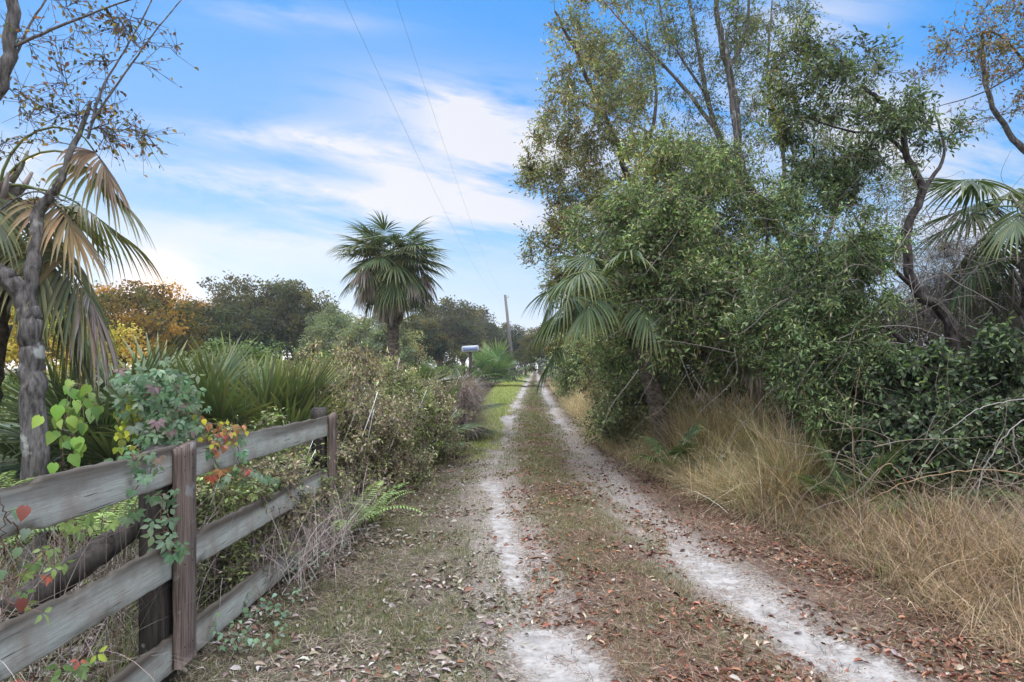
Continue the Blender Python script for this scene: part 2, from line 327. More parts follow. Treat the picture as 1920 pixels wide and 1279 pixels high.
def ground_mat():
    m, t = newmat('leafy_dirt_and_sand'); A = t.nodes.new; l = t.links.new
    tc_ = A('ShaderNodeTexCoord'); at_ = A('ShaderNodeAttribute'); at_.attribute_name = 'Col'; sa = A('ShaderNodeAttribute'); sa.attribute_name = 'sand'
    def noise(s, d, ro):
        n = A('ShaderNodeTexNoise'); n.inputs['Scale'].default_value = s; n.inputs['Detail'].default_value = d; n.inputs['Roughness'].default_value = ro; l(tc_.outputs['Object'], n.inputs[0]); return n.outputs[0]
    a = noise(45, 6, .7); b = noise(9, 6, .65); c = noise(160, 3, .6)
    r = A('ShaderNodeValToRGB'); r.color_ramp.elements[0].position = .3; r.color_ramp.elements[0].color = (.35, .33, .31, 1); r.color_ramp.elements[1].position = .72; r.color_ramp.elements[1].color = (1.7, 1.65, 1.6, 1); l(a, r.inputs[0])
    mu = A('ShaderNodeMix'); mu.data_type = 'RGBA'; mu.blend_type = 'MULTIPLY'; mu.inputs[0].default_value = 1; l(at_.outputs['Color'], mu.inputs[6]); l(r.outputs[0], mu.inputs[7])
    rs_ = A('ShaderNodeValToRGB'); rs_.color_ramp.elements[0].position = .35; rs_.color_ramp.elements[0].color = (.27, .25, .23, 1); rs_.color_ramp.elements[1].position = .65; rs_.color_ramp.elements[1].color = (.46, .43, .395, 1); l(b, rs_.inputs[0])
    k1 = A('ShaderNodeMath'); k1.operation = 'MULTIPLY_ADD'; l(b, k1.inputs[0]); k1.inputs[1].default_value = 1.15; l(sa.outputs['Fac'], k1.inputs[2])
    k2 = A('ShaderNodeMath'); k2.operation = 'MULTIPLY_ADD'; l(a, k2.inputs[0]); k2.inputs[1].default_value = .95; l(k1.outputs[0], k2.inputs[2])
    k3 = A('ShaderNodeMapRange'); k3.inputs[1].default_value = 1.48; k3.inputs[2].default_value = 1.74; l(k2.outputs[0], k3.inputs[0])
    mx = A('ShaderNodeMix'); mx.data_type = 'RGBA'; l(k3.outputs[0], mx.inputs[0]); l(mu.outputs[2], mx.inputs[6]); l(rs_.outputs[0], mx.inputs[7])
    p = A('ShaderNodeBsdfPrincipled'); p.inputs['Roughness'].default_value = .95; p.inputs['Specular IOR Level'].default_value = 0; l(mx.outputs[2], p.inputs['Base Color'])
    h = A('ShaderNodeMath'); h.operation = 'ADD'; l(a, h.inputs[0]); l(c, h.inputs[1])
    bm = A('ShaderNodeBump'); bm.inputs['Strength'].default_value = .5; bm.inputs['Distance'].default_value = .015; l(h.outputs[0], bm.inputs['Height']); l(bm.outputs[0], p.inputs['Normal'])
    o = A('ShaderNodeOutputMaterial'); l(p.outputs[0], o.inputs[0]); return m
M_ground = ground_mat()
def plain(name, c, rough=.6, metal=0):
    m, t = newmat(name); A = t.nodes.new; p = A('ShaderNodeBsdfPrincipled'); n = A('ShaderNodeTexNoise'); n.inputs['Scale'].default_value = 12; n.inputs['Detail'].default_value = 5
    r = A('ShaderNodeValToRGB'); r.color_ramp.elements[0].color = tuple(x * .8 for x in c) + (1,); r.color_ramp.elements[1].color = tuple(min(1, x * 1.15) for x in c) + (1,)
    t.links.new(n.outputs[0], r.inputs[0]); t.links.new(r.outputs[0], p.inputs['Base Color']); p.inputs['Roughness'].default_value = rough; p.inputs['Metallic'].default_value = metal
    o = A('ShaderNodeOutputMaterial'); t.links.new(p.outputs[0], o.inputs[0]); return m

# ------------------------------------------------------------------ the lane: where things lie
LT = np.array([(0, .45), (2, .36), (3.26, .24), (5.3, .0), (9.1, -.27), (17.5, -.2), (38, .47), (77, 1.85), (150, 4.6), (420, 14)])
RT = np.array([(0, 2.15), (2, 2.02), (3.26, 1.86), (4.7, 1.62), (6.2, 1.42), (9.1, 1.29), (17.5, 1.42), (38, 2.0), (77, 3.35), (150, 6.1), (420, 15.6)])
RE = np.array([(0, 2.9), (3, 2.85), (4.2, 2.85), (6, 2.75), (7.4, 2.6), (9.5, 2.15), (12, 1.95), (17, 2.05), (38, 2.75), (77, 4.4), (150, 8), (420, 18)])
LE = np.array([(0, -1.75), (6, -1.75), (9, -1.55), (12, -1.4), (19, -1.15), (38, -1.2), (60, -1.3), (90, .0), (150, 2.0), (420, 10)])
def crv(T, y): return np.interp(y, T[:, 0], T[:, 1])
def sandiness(x, y):
    """bare sand in the wheel ruts (0..1)"""
    l = crv(LT, y); r = crv(RT, y); w = fbm(x * 2.2, y * .9, 5) - .5
    far = sstep(10, 22, y)
    s = .31 * np.exp(-((x - l) / (.22 + .1 * far)) ** 2 * 1.0) + .31 * np.exp(-((x - r) / (.22 + .08 * far)) ** 2)
    s = s + far * .30 * (np.exp(-((x - l) / .3) ** 2) + np.exp(-((x - r) / .3) ** 2))
    for px, py, rx, ry, a in ((928, 912, 26, 16, 1), (930, 950, 22, 20, .9), (940, 990, 24, 30, 1), (958, 1045, 26, 36, 1.1), (968, 1088, 34, 18, .9),
                              (1055, 1215, 90, 60, 1.3), (1000, 1185, 50, 22, 1), (1110, 1260, 70, 50, .9), (985, 1130, 30, 14, .7),
                              (1290, 1035, 55, 26, 1.0), (1350, 1080, 80, 30, 1.05), (1430, 1140, 60, 34, 1.0), (1500, 1195, 64, 36, 1.1), (1610, 1250, 80, 36, 1.1), (1240, 1070, 40, 16, .6),
                              (1140, 1070, 60, 10, .55), (1110, 1155, 40, 14, .5), (1230, 1185, 26, 12, .5), (1130, 907, 14, 6, .5)):
        d = 1.6 * FPX / (py - HOR); cx = (px - 960) / FPX * d; sx = rx / FPX * d; sy = ry / (py - HOR) * d
        s = s + a * .5 * np.exp(-((x - cx) / sx) ** 2 - ((y - d) / sy) ** 2)
    return np.clip(s * .88 + w * .7 * sstep(.02, .3, s), 0, 1.0)
def gcolor(x, y):
    l = crv(LT, y); r = crv(RT, y); re = crv(RE, y); le = crv(LE, y); n = fbm(x * 1.6, y * 1.2, 11); n2 = fbm(x * 4, y * 3, 21)
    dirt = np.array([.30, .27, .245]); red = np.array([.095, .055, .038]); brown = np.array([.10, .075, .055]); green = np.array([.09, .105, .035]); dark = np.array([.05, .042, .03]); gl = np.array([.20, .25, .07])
    mid = (x > l) & (x < r); x = np.asarray(x)
    c = np.ones(x.shape + (3,)) * brown
    def put(mask, col): 
        nonlocal c
        c = c * (1 - mask[..., None]) + col * mask[..., None]
    track = np.maximum(np.exp(-((x - l) / .42) ** 2), np.exp(-((x - r) / .40) ** 2)); 
    nearmid = mid * sstep(.35, .6, n)
    put(mid * .8, red * .9 + brown * .2)
    put(mid * sstep(.42, .58, n) * sstep(5, 9, y) * .9, green)
    put(mid * sstep(.45, .6, n2) * .3, green)
    right = sstep(0, .15, x - r - .2); put(right * .85, red)
    left = sstep(0, .2, l - x - .2); put(left * .8, brown * .65 + dirt * .28 * np.exp(-((x - l + .6) / .6) ** 2)[..., None]); put(left * sstep(.45, .6, n) * .3, green * .8)
    put(left * sstep(13, 20, y) * .85 * sstep(.3, .42, n), gl)
    put(np.clip(track * 1.15, 0, .95), dirt)
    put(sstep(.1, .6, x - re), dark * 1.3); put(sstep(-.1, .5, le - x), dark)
    return c
def gheight(x, y):
    l = crv(LT, y); r = crv(RT, y)
    h = (fbm(x * .5, y * .5, 3) - .5) * .10 + (fbm(x * 3, y * 3, 4) - .5) * .03
    h = h - .045 * np.exp(-((x - l) / .25) ** 2) - .045 * np.exp(-((x - r) / .25) ** 2) + .03 * np.exp(-((x - (l + r) / 2) / .4) ** 2)
    h = h + .25 * sstep(.2, 1.6, x - crv(RE, y)) * (1 - sstep(60, 120, y))
    return h - .01
def grid_obj(name, xs, ys, lift=0.0, xoff=None):
    Xg, Yg = np.meshgrid(xs, ys)
    if xoff is not None: Xg = Xg + xoff(Yg)
    z = gheight(Xg, Yg) + lift
    a = Acc(); ny, nx = Xg.shape; i, j = np.meshgrid(np.arange(ny - 1), np.arange(nx - 1), indexing='ij'); k = i * nx + j
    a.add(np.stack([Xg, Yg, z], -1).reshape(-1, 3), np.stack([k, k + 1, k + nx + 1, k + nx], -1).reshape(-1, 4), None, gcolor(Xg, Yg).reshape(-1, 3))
    return tag(a.build(name, M_ground, smooth=True, extra={'sand': sandiness(Xg, Yg).ravel()}), kind='structure')
def geo(a, b, s, g): 
    o = [a]
    while o[-1] < b: o.append(o[-1] + s); s *= g
    return np.array(o)
xs = np.concatenate([-geo(6.1, 700, .15, 1.25)[::-1], np.arange(-6, 7, .09), geo(7.1, 700, .15, 1.25)])
ys = np.concatenate([-geo(3.1, 300, .5, 1.4)[::-1], np.arange(-3, 1, .25), geo(1, 1200, .06, 1.018)])
grid_obj('ground', xs, ys)
tx = np.linspace(-.42, .42, 24); ty = geo(.6, 160, .04, 1.012)
def track_obj(T):
    # the strip sinks below the ground at both borders so that it joins it without a step
    Xg, Yg = np.meshgrid(tx, ty); Xw = Xg + crv(T, Yg)
    z = gheight(Xw, Yg) + .010 - .03 * sstep(.34, .42, np.abs(Xg))
    a = Acc(); ny, nx = Xg.shape; i, j = np.meshgrid(np.arange(ny - 1), np.arange(nx - 1), indexing='ij'); k = i * nx + j
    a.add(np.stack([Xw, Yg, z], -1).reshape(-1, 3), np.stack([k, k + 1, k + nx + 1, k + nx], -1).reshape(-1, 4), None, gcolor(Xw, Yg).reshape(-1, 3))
    return tag(a.build('wheel_track', M_ground, smooth=True, extra={'sand': sandiness(Xw, Yg).ravel()}), kind='structure')
track_obj(LT); track_obj(RT)

def gp(x, y, dz=0.0): return np.stack([x, y, gheight(x, y) + dz], -1)

# ------------------------------------------------------------------ short grass, thatch and fallen leaves
def scatter(n, ymin, ymax, xlo, xhi, r, p=1.6):
    """world positions, thinning out with distance from the lane's near end"""
    t = r.rand(n); y = (ymin ** (1 - p) + t * (ymax ** (1 - p) - ymin ** (1 - p))) ** (1 / (1 - p))
    x = xlo(y) + r.rand(n) * (xhi(y) - xlo(y)); return x, y
r = np.random.RandomState(1)
a = Acc()
x, y = scatter(230000, 2.2, 70, lambda y: crv(LE, y) - .2, lambda y: crv(RE, y) + .2, r, 1.5)
s = sandiness(x, y); l = crv(LT, y); rt = crv(RT, y); n = fbm(x * 1.6, y * 1.2, 11); n2 = fbm(x * 5, y * 4, 31)
mid = (x > l) & (x < rt); left = x < l
pr = np.where(mid, .25 + 1.3 * sstep(.4, .58, n) * sstep(3, 8, y), np.where(left, .12 + .7 * sstep(.42, .55, n) + sstep(10, 14, y), .12)) * sstep(.42, .6, n2 + .08) * 1.4
pr = np.maximum(pr, left * sstep(13, 18, y) * .8)
pr = pr * (1 - sstep(.22, .5, s))
k = r.rand(len(x)) < pr; x, y, left, mid = x[k], y[k], left[k], mid[k]
lush = left & (y > 8 + 6 * n[k])
c = pick(r, len(x), [(.10, .13, .04), (.17, .18, .07), (.24, .19, .10), (.07, .10, .035)], [4, 3, 3, 2])
cl_ = pick(r, len(x), [(.22, .28, .07), (.32, .36, .10), (.15, .20, .05), (.34, .28, .14)])
c = np.where(lush[:, None], cl_, c)
sc_ = np.clip(y / 7, 1, 4)
blades(a, gp(x, y, -.004), r.rand(len(x)) * 6.28, r.uniform(.03, .075, len(x)) * (1 + .5 * lush) * sc_ ** .35, r.uniform(.1, .9, len(x)), r.uniform(.2, 1.2, len(x)), .0035 * sc_, c, 2)
tag(a.build('grass', M_leaf), 'short green and straw coloured grass between and beside the sandy ruts', 'grass', kind='stuff')
a = Acc()
x, y = scatter(330000, 1.8, 34, lambda y: crv(LE, y) - .6, lambda y: crv(RE, y) + .7, r, 1.7)
s = sandiness(x, y); tuft = sstep(.54, .62, fbm(x * 6, y * 5, 61)); k = r.rand(len(x)) < np.maximum(1 - .96 * sstep(.22, .5, s), .9 * tuft * (s < .95)) * (.45 + .8 * sstep(.35, .6, fbm(x * 3, y * 3, 62))); x, y = x[k], y[k]; rr_ = x > crv(LT, y)
n_ = len(x); c = np.where(rr_[:, None], pick(r, n_, [(.19, .10, .065), (.27, .17, .11), (.06, .04, .03), (.42, .33, .24)], [4, 3, 3, 2], .3), pick(r, n_, [(.19, .145, .105), (.38, .31, .24), (.055, .042, .034), (.15, .16, .07)], None, .3))
az = r.rand(n_) * 6.28; sc_ = np.clip(y / 6, 1, 3)
blades(a, gp(x, y, .004 + 0 * x), az, r.uniform(.04, .13, n_), r.uniform(1.25, 1.55, n_), r.uniform(-.1, .35, n_), .0032 * sc_, c, 2)
tag(a.build('dead_thatch', M_litter), 'brown dead grass straw lying over the lane and its verges', 'thatch', kind='stuff')
a = Acc()
x, y = scatter(60000, 1.8, 34, lambda y: crv(LE, y) - .9, lambda y: crv(RE, y) + .5, r, 1.6)
s = sandiness(x, y); rt = crv(RT, y); l = crv(LT, y); n = fbm(x * 2, y * 2, 44)
k = r.rand(len(x)) < (1 - .96 * sstep(.25, .5, s)) * np.where(x > rt, 1, np.where(x > l, .7, .95)) * (.12 + 1.3 * sstep(.45, .64, n)); x, y = x[k], y[k]; l = l[k]; n_ = len(x)
c = np.where((x > l)[:, None], pick(r, n_, [(.19, .08, .05), (.28, .14, .085), (.10, .05, .035), (.34, .25, .18), (.46, .39, .32)], [5, 4, 4, 2, 1], .3), pick(r, n_, [(.30, .25, .20), (.15, .11, .085), (.42, .37, .33), (.24, .12, .08)], [4, 4, 2, 1]))
az = r.rand(n_) * 6.28; el = r.normal(.05, .22, n_); d = np.stack([np.cos(az) * np.cos(el), np.sin(az) * np.cos(el), np.sin(el)], -1)
L = .018 + .055 * r.rand(n_) ** 1.6 * np.where(x < l, 1.0, .9)
leaves(a, gp(x, y, .008 + r.rand(n_) * .015), d, L, L * r.uniform(.32, .5, n_), c, r, .35, .25, roll=r.normal(0, .5, n_))
tag(a.build('fallen_leaves', M_litter), 'scattered brown, rust and grey fallen leaves on the lane', 'leaf litter', kind='stuff')

# ------------------------------------------------------------------ tall dry grass on the right bank
r = np.random.RandomState(2); a = Acc()
def tussocks(acc, n, ymin, ymax, x0, x1, hmin, hmax, wid, cols, cw, per=26, spread=.10, p=1.35, lean=(0.0, .7)):
    x, y = scatter(n, ymin, ymax, lambda y: crv(RE, y) + x0, lambda y: crv(RE, y) + x1, r, p)
    h = r.uniform(hmin, hmax, n) * (.35 + 1.15 * sstep(.3, .65, fbm(x * .9, y * .6, 9))) * (.72 + .35 * sstep(x0, x0 + .6, x - crv(RE, y)))
    ci = r.choice(len(cols), n, p=np.array(cw) / sum(cw)); base = np.array(cols)[ci]
    gaz = r.rand(n) * 6.28
    X_ = np.repeat(x, per) + r.normal(0, spread, n * per); Y_ = np.repeat(y, per) + r.normal(0, spread, n * per); m = n * per
    az = np.where(r.rand(m) < .55, np.repeat(gaz, per) + r.normal(0, .8, m), r.rand(m) * 6.28)
    c = np.repeat(base, per, 0) * (1 + r.normal(0, .33, (m, 1))); sc = np.clip(Y_ / 9, 1, 4)
    blades(acc, gp(X_, Y_, -.01), az, np.repeat(h, per) * r.uniform(.55, 1.15, m), r.uniform(*lean, m), r.uniform(.2, 1.7, m), wid * sc * r.uniform(.5, 1.7, m), np.clip(c, .02, .8), 5)
TAN = [(.54, .43, .27), (.40, .29, .18), (.66, .56, .38), (.34, .33, .17), (.24, .29, .11)]
tussocks(a, 2300, 7.0, 30, -.05, 1.5, .55, 1.15, .0055, TAN, [5, 4, 4, 3, 2], lean=(0.1, 1.3), spread=.08)
tussocks(a, 800, 28, 130, -.1, 2.2, .8, 1.4, .005, TAN, [5, 4, 3, 2, 1])
tussocks(a, 1300, 3.0, 8.5, .0, 1.2, .22, .55, .0042, [(.38, .28, .18), (.54, .42, .28), (.20, .145, .10), (.20, .24, .10), (.30, .21, .15)], [4, 3, 3, 2, 3], lean=(.3, 1.4), spread=.14)
tussocks(a, 700, 2.6, 9.5, .9, 3.0, .25, .6, .0045, [(.32, .26, .21), (.38, .31, .25), (.22, .18, .14)], [3, 3, 2], lean=(.3, 1.3))
tag(a.build('tall_dry_grass', M_dry), 'tall tan and straw grass bank along the right side of the lane', 'tall grass', kind='stuff')
# undergrowth floor behind the fence on the left and in the thicket
a = Acc()
x = r.uniform(-9, -1.85, 26000); y = 2.0 + r.rand(26000) ** 1.6 * 22; n_ = len(x)
k = (x < crv(LE, y) - .15); x, y = x[k], y[k]; n_ = len(x)
blades(a, gp(x, y), r.rand(n_) * 6.28, r.uniform(.15, .5, n_), r.uniform(0, .8, n_), r.uniform(.2, 1.6, n_), .005 * np.clip(y / 6, 1, 3), pick(r, n_, [(.16, .22, .06), (.24, .30, .09), (.25, .20, .13), (.32, .27, .2)], [4, 2, 3, 2]), 4)
tag(a.build('undergrowth_grass', M_leaf), 'mixed green and dead grass undergrowth behind the board fence', 'undergrowth', kind='stuff')

# ------------------------------------------------------------------ trees and shrubs
def build_tree(name, label, cat, base, limbs, blobs, seed, leaf, twig=(3, .22, 5), barkm=None, group=None, cols=None, cw=None, droop=.3, minr=.0035, leafm=None, twigc=(.13, .11, .09), trunkname='trunk', bow=.12, sparse=1.0, down=0.0, align=.9, clump_n=4):
    """limbs: [(points, r0, r1)], blobs: [(centre, radii, n)], leaf: (length, width), twig: (twigs per node, length, leaves per twig)"""
    r = np.random.RandomState(seed); root = empty(name, base, label, cat, group)
    tr = Acc(); nodes = []; nr = []
    for P, r0, r1 in limbs:
        Q = smooth_path(P, 6, r0 * .12, r); rad = np.linspace(r0, r1, len(Q)) * (1 + r.normal(0, .018, len(Q)))
        if r0 > .04:
            S = np.r_[0, np.cumsum(np.linalg.norm(np.diff(Q, axis=0), axis=1))]; t_ = np.arange(0, S[-1], .03); tube(tr, np.stack([np.interp(t_, S, Q[:, k]) for k in range(3)], -1), np.interp(t_, S, rad), 26, rough=.28)
        else: tube(tr, Q, rad, 6)
        nodes += list(Q[1:]); nr += list(rad[1:])
    if limbs: tr.build(trunkname, barkm or M_bark, root, base, True)
    nodes = np.array(nodes); nr = np.array(nr)
    T = []
    for c, rad, n in blobs:
        k_ = max(3, n // clump_n); u_ = rdir(r, k_) * (r.rand(k_, 1) ** (1 / 2.4)) * r.uniform(.75, 1.2, (k_, 1)); u_ = u_[r.randint(k_, size=n)] + r.normal(0, .13, (n, 3)); T.append(np.asarray(c) + u_ * np.asarray(rad))
    T = np.concatenate(T); T = T[T[:, 2] > .05]
    d0 = np.array([np.min(((nodes - t) ** 2).sum(1)) for t in T]); T = T[np.argsort(d0)]
    cap = len(nodes) + len(T) * 5; NP_ = np.zeros((cap, 3)); NR = np.zeros(cap); m = len(nodes); NP_[:m] = nodes; NR[:m] = nr
    BP = []; BR = []
    for t in T:
        dd = ((NP_[:m] - t) ** 2).sum(1) * (1 + .6 * (NP_[:m, 2] > t[2] + .1)); i = int(np.argmin(dd)); p = NP_[i]; L = np.linalg.norm(t - p)
        if L < .02: continue
        r0 = min(NR[i] * .75, .004 + .012 * L); tt = np.linspace(0, 1, 5)[:, None]
        Q = p * (1 - tt) + t * tt; Q[1:-1] += r.normal(0, .06 * L, (3, 3)); Q[:, 2] += (np.sin(tt * np.pi) * L * bow)[:, 0]
        rad = np.linspace(r0, max(minr * .6, r0 * .35), 5); BP.append(Q); BR.append(rad)
        NP_[m:m + 4] = Q[1:]; NR[m:m + 4] = rad[1:]; m += 4
    BP = np.array(BP); BR = np.maximum(np.array(BR), minr * .6)
    br = Acc(); A_ = BP[:, :-1].reshape(-1, 3); B_ = BP[:, 1:].reshape(-1, 3)
    sticks(br, A_, B_, BR[:, :-1].ravel(), BR[:, 1:].ravel(), twigc)
    # side twigs
    nt_, tl, nl = twig; P = np.repeat(BP[:, 1:].reshape(-1, 3), nt_, 0); n = len(P)
    bd = np.repeat(unit(B_ - A_), nt_, 0); D = unit(bd * align + rdir(r, n) + np.array([0, 0, -down])); Lt = tl * r.uniform(.4, 1.3, n); E = P + D * Lt[:, None]
    sticks(br, P, E, minr * .55, minr * .3, twigc)
    br.build('branches', M_twig, root, base)
    kk = np.tile(np.linspace(.25, 1, nl), n); P2 = np.repeat(P, nl, 0) + np.repeat(D * Lt[:, None], nl, 0) * kk[:, None]
    D2 = unit(np.repeat(D, nl, 0) * .7 + rdir(r, n * nl) + np.array([0, 0, -droop]))
    keep = r.rand(len(P2)) < sparse; P2, D2 = P2[keep], D2[keep]; nn = len(P2)
    # colour varies branch by branch and leaf by leaf
    clump = np.repeat(r.normal(1, .30, len(BP)), 4 * nt_ * nl)[keep]
    c = pick(r, nn, cols, cw, .3) * np.clip(clump, .4, 1.8)[:, None]
    ll = leaf[0] * r.uniform(.65, 1.2, nn); cr_ = Acc()
    leaves(cr_, P2, D2, ll, ll * leaf[1] / leaf[0] * r.uniform(.8, 1.2, nn), np.clip(c, .005, .9), r, .22, .12)
    cr_.build('crown', leafm or M_leaf, root, base)
    return root
GREY_G = [(.155, .215, .09), (.11, .165, .07), (.24, .29, .11), (.30, .30, .17)]
OLIVE = [(.16, .18, .07), (.11, .14, .06), (.24, .23, .09), (.22, .14, .08)]
DARKG = [(.065, .10, .045), (.10, .145, .065), (.04, .06, .03), (.15, .19, .09)]

# right side
# tall tree with grey forked limbs
B = at(1500, 860, 13); B[2] = 0
build_tree('tall_tree', 'tall sparse tree with grey forking limbs rising above the right thicket', 'tree', B,
    [([B, at(1500, 560, 13), at(1455, 420, 13), at(1395, 340, 13), at(1380, 200, 13), at(1350, 60, 13), at(1335, -60, 13)], .13, .04),
     ([at(1395, 340, 13), at(1350, 260, 13.2), at(1325, 180, 13.2), at(1310, 90, 13.4), at(1285, -40, 13.5)], .07, .03),
     ([at(1455, 420, 13), at(1395, 320, 12.8), at(1368, 160, 12.7), at(1362, 60, 12.7)], .07, .03),
     ([at(1366, 130, 12.7), at(1400, 60, 12.7), at(1405, -40, 12.7)], .045, .02),
     ([at(1340, 240, 13.2), at(1270, 150, 13.4), at(1200, 80, 13.6), at(1130, 0, 13.8)], .045, .015),
     ([at(1500, 560, 13), at(1560, 420, 13.5), at(1600, 250, 14)], .07, .02),
     ([at(1455, 420, 13), at(1470, 300, 13.3), at(1440, 150, 13.4), at(1450, -30, 13.5)], .05, .015), ([at(1395, 340, 13), at(1240, 260, 13.4), at(1120, 200, 13.8)], .04, .01), ([at(1325, 180, 13.2), at(1250, 60, 13), at(1230, -40, 13)], .03, .01)],
    [(at(1200, 110, 13.6), (1.3, 1.4, 1.6), 117), (at(1330, 130, 13.2), (1.3, 1.3, 1.6), 91), (at(1480, 180, 13.2), (1.3, 1.2, 1.5), 78), (at(1330, 330, 13), (1.5, 1.2, 1.2), 104), (at(1250, 0, 13.6), (1.3, 1.2, 1.2), 65), (at(1560, 330, 13.6), (1.2, 1, 1.2), 110), (at(1400, 60, 12.8), (.9, .9, .9), 60), (at(1650, 400, 13.6), (1.0, 1, 1.4), 110), (at(1480, 60, 13.4), (.8, .8, .8), 50), (at(1600, 200, 13.8), (.7, .8, 1.0), 50)],
    11, (.075, .022), (3, .3, 4), M_bark, cols=OLIVE + [(.10, .17, .06)], cw=[4, 4, 2, 1, 4], sparse=.75, bow=.05)
# overhanging tree
B = at(1260, 800, 17); B[2] = 0
build_tree('overhanging_tree', 'leafy olive green tree leaning out over the right side of the lane', 'tree', B,
    [([B, at(1240, 650, 17), at(1210, 450, 17), at(1160, 280, 17), at(1090, 120, 17), at(1040, 20, 17)], .13, .03),
     ([at(1225, 520, 17), at(1130, 430, 16.8), at(1060, 390, 16.5)], .06, .02), ([at(1185, 350, 17), at(1230, 200, 17.5), at(1210, 40, 18)], .07, .02),
     ([at(1240, 650, 17), at(1130, 560, 17), at(1055, 520, 17)], .05, .02)],
    [(at(1110, 130, 17), (1.25, 1.4, 1.7), 111), (at(1085, 290, 16.8), (1.25, 1.3, 1.5), 139), (at(1090, 440, 16.6), (1.25, 1.3, 1.3), 130), (at(1060, 540, 17), (.75, 1.2, .9), 55), (at(1200, 250, 17.2), (1.5, 1.4, 1.9), 111), (at(1190, 450, 17), (1.3, 1.3, 1.6), 102), (at(1090, 30, 17.4), (1.1, 1.2, 1.2), 55), (at(1030, 330, 17), (.5, .8, 1.6), 27), (at(1000, 250, 17), (.45, .6, 1.6), 12), (at(1010, 480, 17), (.4, .6, .8), 12), (at(1150, 560, 15), (.8, .8, .7), 90)],
    12, (.10, .034), (3, .36, 5), M_darkbark, cols=OLIVE + [(.20, .25, .13)], cw=[4, 4, 3, 2, 3], sparse=.9)
# middle thicket tree, grey-green, behind the palms
B = at(1360, 860, 11.5); B[2] = 0
build_tree('vine_covered_tree', 'grey green vine covered tree filling the middle of the right thicket', 'tree', B,
    [([B, at(1365, 650, 11.5), at(1330, 480, 11.5), at(1290, 380, 11.5)], .10, .03), ([at(1365, 650, 11.5), at(1430, 500, 11.8), at(1440, 400, 11.8)], .07, .02)],
    [(at(1190, 430, 11.6), (1.0, 1.0, 1.1), 187), (at(1290, 400, 11.5), (1.0, 1.2, 1.3), 204), (at(1230, 580, 11.3), (1.1, .9, 1.0), 221), (at(1360, 530, 11.3), (1.1, 1, 1.2), 238), (at(1440, 400, 12), (.9, 1, 1.0), 119), (at(1340, 640, 11), (.9, .7, .6), 119), (at(1300, 620, 9.6), (.45, .4, .45), 90), (at(1400, 660, 9.3), (.5, .4, .4), 90), (at(1210, 640, 10.3), (.5, .4, .4), 70), (at(1270, 300, 12), (1.1, .9, .8), 110), (at(1260, 450, 9.5), (.7, .4, .5), 100), (at(1330, 560, 9.2), (.5, .4, .5), 90), (at(1180, 400, 10.5), (.5, .5, .5), 50), (at(1225, 550, 9.5), (.4, .25, .4), 90), (at(1200, 470, 9.7), (.4, .3, .3), 60), (at(1250, 640, 9.3), (.4, .3, .35), 60)],
    13, (.075, .026), (3, .26, 5), M_darkbark, cols=GREY_G + [(.22, .15, .11)], cw=[4, 4, 3, 2, 1])
# near willowy shrub
B = at(1560, 1000, 7.6); B[2] = .15
build_tree('willow_leaved_shrub', 'big near shrub with narrow glossy leaves spilling over the right grass bank', 'shrub', B,
    [([B, at(1560, 780, 7.6), at(1540, 620, 7.5), at(1500, 520, 7.4)], .05, .015), ([B, at(1600, 740, 7.8), at(1610, 560, 7.8), at(1600, 430, 7.8)], .05, .012), ([at(1560, 780, 7.6), at(1480, 700, 7.3), at(1420, 640, 7.2)], .03, .01)],
    [(at(1540, 480, 7.6), (.75, .7, .7), 150), (at(1470, 590, 7.3), (.55, .6, .7), 150), (at(1580, 570, 7.6), (.6, .7, .8), 140), (at(1520, 680, 7.1), (.6, .5, .6), 130), (at(1610, 700, 7.0), (.55, .5, .55), 110), (at(1560, 790, 6.9), (.4, .4, .45), 80), (at(1660, 800, 6.9), (.45, .4, .35), 60)],
    14, (.065, .018), (3, .17, 5), M_darkbark, cols=GREY_G + [(.09, .15, .06)], cw=[4, 4, 3, 1, 4], leafm=M_palm)
# twisted dark tree
B = at(1880, 900, 8.4); B[2] = .2
build_tree('twisted_tree', 'dark twisted tree with crooked bare trunk at the right of the thicket', 'tree', B,
    [([B, at(1850, 760, 8.4), at(1790, 650, 8.2), at(1770, 585, 8.1), at(1715, 540, 8), at(1700, 440, 8), at(1728, 360, 8), at(1700, 290, 8), at(1688, 230, 8), at(1650, 190, 8), at(1618, 160, 8)], .085, .02),
     ([at(1700, 290, 8), at(1660, 255, 8), at(1590, 245, 8), at(1510, 220, 8.1)], .025, .008), ([at(1715, 540, 8), at(1640, 470, 7.8), at(1600, 400, 7.8)], .03, .01),
     ([at(1728, 360, 8), at(1770, 290, 8.2), at(1750, 200, 8.4)], .03, .01), ([at(1850, 760, 8.4), at(1720, 660, 8), at(1640, 600, 7.9)], .06, .02)],
    [(at(1500, 120, 8.2), (.55, .5, .6), 75), (at(1590, 150, 8), (.6, .5, .5), 60), (at(1480, 220, 8.2), (.5, .5, .4), 50), (at(1640, 260, 8), (.6, .5, .4), 60), (at(1700, 200, 8.2), (.5, .5, .4), 36), (at(1580, 340, 8.6), (.55, .5, .5), 70), (at(1530, 330, 8.4), (.5, .5, .5), 60), (at(1770, 240, 8.4), (.5, .4, .3), 20)],
    15, (.07, .023), (2, .2, 4), M_darkbark, cols=DARKG + OLIVE[:1], cw=[3, 4, 2, 3, 2], sparse=.85, bow=.03)
